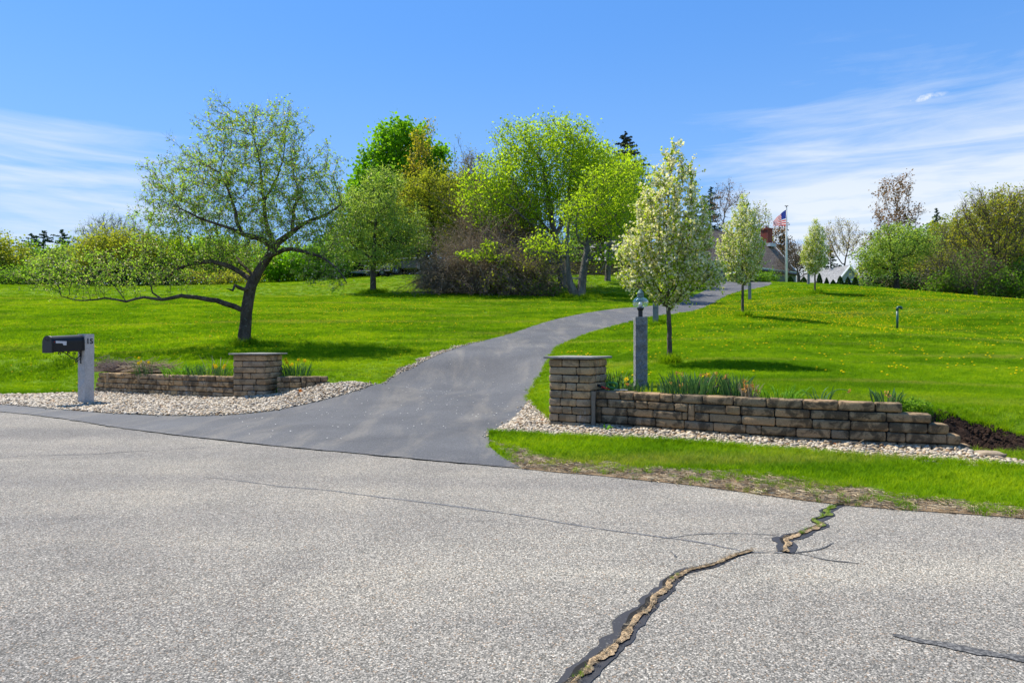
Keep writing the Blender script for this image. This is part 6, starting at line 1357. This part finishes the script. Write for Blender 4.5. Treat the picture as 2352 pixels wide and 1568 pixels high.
# ---------------------------------------------------------------- garden plants
m_strap = leafmat('daffodil leaf', (.030,.085,.032), (.085,.17,.06), .25, 1.3, 3); m_lily = leafmat('daylily leaf', (.05,.15,.012), (.13,.27,.025), .35, 1.4, 3)
m_yel = leafmat('daffodil petal', (.75,.50,.01), (.85,.66,.03), .3, 1.1); m_wilt = leafmat('wilted flower', (.50,.22,.04), (.70,.42,.14), .2, 1.1); m_stem = leafmat('flower stem', (.10,.19,.05), (.16,.26,.07), .2); m_tan = leafmat('dry stalk', (.28,.21,.13), (.46,.38,.27), .2, 1.1); m_dead = leafmat('grey brown dead brush', (.17,.125,.10), (.34,.27,.22), .15, 1.0)
def blades(n, rad, h, w_, rg, arch=.35, rx=1.0, seg=5, lean=(0,0)):
    V = []; Q = []; T = []; b = 0
    for i in range(n):
        a = rg.uniform(0, 6.28); r = rad*math.sqrt(rg.random()); x, y = r*math.cos(a)*rx, r*math.sin(a); d = np.array([math.cos(a)+rg.normal(0,.5)+lean[0], math.sin(a)+rg.normal(0,.5)+lean[1], 0]); d /= np.linalg.norm(d); L = h*rg.uniform(.6, 1.15); cur = arch*rg.uniform(.4, 1.8); ph = rg.uniform(0, 6.28); side = np.array([math.cos(ph), math.sin(ph), 0])
        p = np.array([x, y, -.02]); th = rg.uniform(.02, .25)
        for k in range(seg+1):
            f = k/seg; ww = w_*(1-.15*f) if k < seg else w_*.12; V += [p-side*ww/2, p+side*ww/2]
            if k < seg: Q.append((b+2*k, b+2*k+1, b+2*k+3, b+2*k+2))
            p = p+(d*math.sin(th)+np.array([0,0,1])*math.cos(th))*L/seg; th += cur/seg*(1+f*2)
        b += 2*(seg+1); T += [rg.random()]*(2*(seg+1))
    return np.array(V), np.array(Q), np.array(T)
def flower(parent, p, s, rg, m=None, name='flower'):
    ax = np.array([rg.normal(0,.6), -1+rg.normal(0,.4), .2]); ax /= np.linalg.norm(ax); a = np.cross(ax, [0,0,1]); a /= np.linalg.norm(a); b = np.cross(ax, a); V = []; F4 = []
    for k in range(6):
        q = k*math.pi/3; d = a*math.cos(q)+b*math.sin(q); sd_ = np.cross(ax, d); i = len(V); V += [p, p+d*s*.5+sd_*s*.28, p+d*s+ax*s*.1, p+d*s*.5-sd_*s*.28]; F4.append((i,i+1,i+2,i+3))
    i = len(V); kk = 7
    for r_, o_ in ((.16, 0), (.24, .45), (.30, .62)):
        for k in range(kk): q = k*2*math.pi/kk; V.append(p+ax*s*o_+(a*math.cos(q)+b*math.sin(q))*s*r_)
    for r_ in range(2):
        for k in range(kk): F4.append((i+r_*kk+k, i+r_*kk+(k+1)%kk, i+(r_+1)*kk+(k+1)%kk, i+(r_+1)*kk+k))
    return mk_np(name, np.array(V), np.array(F4), m or m_yel, parent, False, np.repeat(rg.random(), len(V)))
def stalk(parent, p0, p1, rg, bend=.03, m=None, r=.004):
    p0 = np.array(p0); p1 = np.array(p1); mid = (p0+p1)/2+np.array([rg.normal(0,bend), rg.normal(0,bend), .02]); o = MB().tube([p0, mid, p1], r, 5).build('stem', m or m_stem, parent); return o
def clump(name, label, u, v, Y, n, rad, h, seed, mat=None, w_=.014, arch=.35, rx=1.0, flowers=0, wilted=0, cat='plant', z=None, lean=(0,0)):
    rg = np.random.default_rng(seed); b = gp(u, Y); 
    if z is not None: b[2] = z
    r = thing(name, label, cat, tuple(b)); V, Q, T = blades(n, rad, h, w_, rg, arch, rx, 5, lean); mk_np('leaves', V, Q, mat or m_strap, r, True, T)
    for i in range(flowers):
        a = rg.uniform(0, 6.28); rr = rad*rx*rg.uniform(.2, 1.0); p = np.array([rr*math.cos(a), rad*.6*math.sin(a)-.05, h*rg.uniform(.75, 1.15)]); fl_ = flower(r, p, .052, rg); stalk(fl_, (p[0]*.5, p[1]*.5, 0), p, rg)
    for i in range(wilted):
        a = rg.uniform(0, 6.28); rr = rad*rx*rg.uniform(.4, 1.25); p = np.array([rr*math.cos(a), -abs(rad*.7*math.sin(a))-.03, h*rg.uniform(.45, 1.0)]); c = p+rg.normal(0, .014, (9,3)); Vq, Qq = quads(c, .034, rg, 0, .55)
        fl_ = mk_np('wilted_flower', Vq, Qq, m_wilt, r, False, np.repeat(rg.random(9), 4)); stalk(fl_, (p[0]*.4, p[1]*.5, 0), p, rg, .03, m_tan)
    return r
clump('daffodil_clump', 'upright daffodil leaves tucked right beside the right pillar', 1412, 880, 10.75, 80, .16, .36, 1, rx=1.3)
clump('iris_clump', 'low broad iris leaves in front of the nearest lamp post', 1474, 890, 10.35, 34, .24, .17, 2, w_=.030, arch=.2, rx=1.5, wilted=2, z=.54)
clump('iris_clump', 'short iris fans between the pillar daffodils and the nearest lamp post', 1445, 890, 10.55, 20, .13, .19, 12, w_=.028, arch=.25, flowers=1, z=.54)
clump('daffodil_clump', 'widest daffodil clump with drooping orange faded flowers on the long wall', 1590, 880, 9.80, 260, .33, .33, 3, rx=1.35, w_=.017, wilted=11, flowers=1, z=.53)
clump('daffodil_clump', 'daffodil leaves just right of the widest clump with pale flopped stems', 1690, 880, 9.45, 150, .17, .33, 4, rx=1.1, wilted=3, z=.53)
clump('dried_flower_clump', 'pale dried flower stalks at the right side of the daffodils', 1722, 880, 9.2, 60, .13, .24, 5, mat=m_tan, w_=.010, wilted=9, z=.53)
clump('daylily_clump', 'deep green arching daylily leaves in the middle of the long wall', 1795, 890, 9.0, 110, .22, .25, 6, mat=m_lily, arch=1.0, rx=1.4, w_=.012, z=.53)
cl3 = clump('daffodil_clump', 'sparse daffodil leaves with one long arching stem and faded flower', 1885, 890, 8.75, 22, .10, .22, 7, arch=.6, rx=1.4, z=.53)
rg = np.random.default_rng(8); st_ = MB().tube(smooth_line([(.02,0,0),(.10,-.02,.11),(.22,-.03,.16),(.34,-.03,.145)], .04), .005, 5).build('stem', m_stem, cl3); c = np.array([.35,-.03,.14])+rg.normal(0,.012,(10,3)); Vq, Qq = quads(c, .034, rg, 0, .5); mk_np('wilted_flower', Vq, Qq, m_wilt, st_, False, np.repeat(rg.random(10), 4))
clump('daffodil_clump', 'small blue green daffodil clump near the stepped right end of the long wall', 2036, 900, 8.45, 46, .13, .22, 9, rx=1.3, wilted=2, w_=.016, z=.52)
clump('weed', 'dandelion weed growing from the pebbles at the foot of the right pillar', 1392, 978, 9.75, 14, .05, .14, 10, mat=m_lily, w_=.030, arch=.8, z=.02)
clump('daylily_clump', 'bright green daylily clump in the middle of the left wall bed', 425, 850, 15.95, 150, .30, .34, 21, mat=m_lily, arch=.9, rx=1.7, w_=.018, z=.50)
clump('daffodil_clump', 'yellow flowering daffodils among the stick pile on the left wall', 340, 850, 16.3, 60, .20, .36, 22, flowers=4, rx=1.4, z=.50)
clump('daffodil_clump', 'grey green daffodil leaves left of the left pillar', 475, 855, 15.7, 110, .26, .30, 23, rx=1.6, flowers=1, z=.50)
clump('daffodil_clump', 'short daffodils with yellow flowers close against the left pillar', 512, 858, 15.35, 60, .18, .26, 24, flowers=4, rx=1.4, z=.50)
clump('daffodil_clump', 'daffodil clump with six yellow flowers right of the left pillar', 682, 855, 15.5, 130, .22, .36, 25, flowers=6, rx=1.4, z=.48)
clump('dried_stalks', 'thin dry stalks between the left daffodils and the left pillar', 500, 858, 15.6, 14, .25, .55, 26, mat=m_tan, w_=.010, arch=.5, z=.50)
# shrub by the mulch
rg = np.random.default_rng(31); b = np.array([4.93, 8.42, .36]); r = thing('low_shrub', 'small bushy green perennial at the stepped end of the long wall beside the mulch', 'shrub', tuple(b)); c = rg.normal(0, 1, (1500,3)); c /= np.linalg.norm(c, axis=1)[:,None]; c = c*np.array([.24,.15,.17])*(rg.random(1500)**.4)[:,None]+np.array([.02,0,.09]); V, Q = quads(c, .034, rg, .6, .55); mk_np('foliage', V, Q, LM['green'], r, False, np.repeat(rg.random(1500), 4))
mb = MB(); [mb.tube([(0,0,0), tuple(c[i]*.95)], [.004,.002], 4) for i in range(0, 300, 12)]; mb.build('stems', BK['brown'], r)
# brush piles on the left wall
def sticks(name, label, b, n, L, sx, sz, m, seed, rad=.006, dirx=0.0, cat='brush pile'):
    rg = np.random.default_rng(seed); r = MB()
    for i in range(n):
        z = abs(rg.normal(0, sz)); x = rg.normal(0, sx); y = rg.normal(0, .12); a = rg.normal(dirx, .35); el_ = rg.normal(.12, .22); l = L*rg.uniform(.4, 1.1)/2; d = np.array([math.cos(a)*math.cos(el_), math.sin(a)*.5, math.sin(el_)]); p = np.array([x,y,z]); k = rg.normal(0, l*.12, 3)
        r.tube([p-d*l, p+k, p+d*l], [rad, rad*.8, rad*.3], 4, False)
    r.V = [(x, y, max(z, .005)) for x, y, z in r.V]; o = r.build(name, m, None, False, tuple(b)); tag(o, label, cat); return o
sticks('brush_pile', 'mound of fine grey brown brush on the left end of the mailbox wall', (*gp(275,17.2)[:2], .54), 1300, .42, .24, .10, m_dead, 1, .0055)
sticks('stick_pile', 'fan of pale thin sticks lying across the left wall beside the brush mound', (*gp(352,16.5)[:2], .55), 200, .95, .22, .09, m_tan, 2, .009, -.25)
rg = np.random.default_rng(3)
bs = MB(); b0 = gp(258,17.35)
for i in range(90): a = rg.uniform(-.9,.9); l = rg.uniform(.2,.5); bs.tube([(0,0,0), (math.sin(a)*l*.6-.08, rg.normal(0,.05), math.cos(a)*l*.7), (math.sin(a)*l-.12, rg.normal(0,.08), math.cos(a)*l)], [.006,.005,.002], 3, False)
tag(bs.build('dry_grass_clump', m_dead, None, False, (b0[0], b0[1], .5)), 'wispy dry grass fanning up behind the brush mound at the left wall end', 'dry grass')
# fallen leaves
m_or = leafmat('orange fallen leaf', (.42,.11,.02), (.55,.20,.05), .3, 1.1)
def dleaf(label, p, s, up=False, seed=1):
    rg = np.random.default_rng(seed); V = [(0,0,0)]; k = 10
    for i in range(k): a = i*2*math.pi/k; r_ = s*(1.0 if i % 2 == 0 else .45); V.append((r_*math.cos(a), r_*math.sin(a)*.9 if not up else rg.normal(0,.004), (r_*math.sin(a) if up else rg.uniform(0,.012)))) 
    o = mk_np('fallen_leaf', np.array(V), np.array([(0,i+1,(i+1)%k+1) for i in range(k)]), m_or, None, False, np.full(k+1, .5)); o.location = tuple(p); tag(o, label, 'leaf', 'dead leaves on the pebbles')
q = fl(2047,1031); dleaf('upright orange oak leaf leaning on the lower right of the long wall', (q[0], q[1]-.03, .075), .05, True, 1)
q = fl(1921,1028); dleaf('orange leaf lying on the pebbles under the middle of the long wall', (q[0], q[1], .05), .045, False, 2)
q = fl(1262,970); dleaf('orange leaf on the pebbles just left of the right pillar foot', (q[0]-.12, q[1]-.05, .05), .04, False, 3)
q = hit(690,905); dleaf('orange leaf on the pebbles beside the short wall right of the left pillar', (q[0], q[1], gz(*q)+.07), .055, True, 4)
q = fl(240,914); dleaf('rusty leaf on the pebbles by the granite mailbox post', (q[0], q[1], .05), .05, False, 5)
st2 = MB().tube([(0,0,0),(.10,.0,.05),(.22,-.02,.035)], .0035, 4).tube([(.02,0,.0),(.14,-.03,.02),(.25,-.02,.08)], .003, 4); q = fl(1935,1030); tag(st2.build('dry_stalk', m_tan, None, False, (q[0]-.02, q[1]-.04, .04)), 'bent straw coloured stalk lying against the middle of the long wall', 'stalk')
# longer grass round trunks and posts
for (u, Y, n, s) in ((562,22,120,.22),(1540,15,60,.10),(1328,45,160,.55),(857,49,120,.35),(1506,27,60,.2),(1706,27.4,60,.16),(1872,44,50,.2),(1471,11,0,.1)):
    if not n: continue
    b = gp(u, Y); rg = np.random.default_rng(int(u)); P = b[:2]+rg.normal(0, s, (n,2)); tag(scatter('grass', np.c_[P, gz0(P)], rg.uniform(1.2,2.4,n)*(1+Y/60), np.c_[rg.normal(0,.15,(n,2)), rg.uniform(0,6.28,n)], tl, 4, int(u)), kind='stuff')
# ---------------------------------------------------------------- dandelions: the nearest as things, the rest as one scattered mass
m_dan = leafmat('dandelion yellow', (.84,.62,.0), (.90,.74,.01), .15, 1.0)
def dand(seed, s=1.0):
    rg = np.random.default_rng(seed); b = MB(); b.lathe([(.0,.050),(.012,.052),(.020,.060),(.021,.066),(.014,.072),(.0,.074)], k=8); me_ = b.build('bloom', m_dan, None, True); return me_
def clusters(n, ya, yb, ta, tb, seed, k=9, sp=.55):
    rg = np.random.default_rng(seed); m = n//k; Y = np.sqrt(rg.uniform(ya*ya, yb*yb, m)); t = rg.uniform(ta, tb, m); c = np.c_[t*Y, Y]; P = (c[:,None]+rg.normal(0, sp, (m, k, 2))*(.6+.02*Y[:,None,None])).reshape(-1,2); return P
PD = np.concatenate([clusters(110, 11, 18, .06, .85, 1, 4, .5), clusters(480, 17, 30, .16, .85, 2, 9, .7), clusters(2000, 26, 52, .26, .85, 3, 10, .9), clusters(1500, 24, 42, .30, .62, 13, 12, .8), clusters(330, 17, 30, -.85, -.1, 4, 5, .6), clusters(900, 28, 52, -.65, .15, 5, 9, .9), clusters(420, 28, 42, -.42, -.12, 6, 12, .7), clusters(20, 15.4, 18.5, .085, .12, 7, 9, .15)])
PD = clear(PD, .12); PD = PD[(np.abs(PD[:,0]/PD[:,1]) < .80) & (PD[:,1] < 56)]; dd = np.hypot(PD[:,0], PD[:,1]); od = np.argsort(dd); PD = PD[od]
zD = gz0(PD); NI = 280
bloom0 = dand(1); bloom_me = bloom0.data; bpy.data.objects.remove(bloom0); stm = MB().tube([(0,0,-.01),(.003,0,.052)], .0022, 4).build('stem', m_stem); stem_me = stm.data; bpy.data.objects.remove(stm)
for i in range(NI):
    r = bpy.data.objects.new('dandelion', None); C.objects.link(r); r.location = (PD[i,0], PD[i,1], zD[i]); s = 1.0+.45*((i*37) % 11)/11; s *= .85; r.scale = (s, s, s); r.rotation_euler = (0, 0, i*1.7); tag(r, 'small yellow dandelion in bloom in the mown lawn', 'dandelion', 'dandelions in the lawn')
    for nm, me_ in (('bloom', bloom_me), ('stem', stem_me)): o = bpy.data.objects.new(nm, me_); C.objects.link(o); o.parent = r
dcol = variants('dandelion shapes', lambda i: dand(i), 1); Pr = PD[NI:]; rg = np.random.default_rng(6)
tag(scatter('dandelions', np.c_[Pr, zD[NI:]], rg.uniform(.75,1.15,len(Pr))*(1+Pr[:,1]/160), np.c_[rg.normal(0,.2,(len(Pr),2)), rg.uniform(0,6.28,len(Pr))], dcol, 1, 9), kind='stuff')
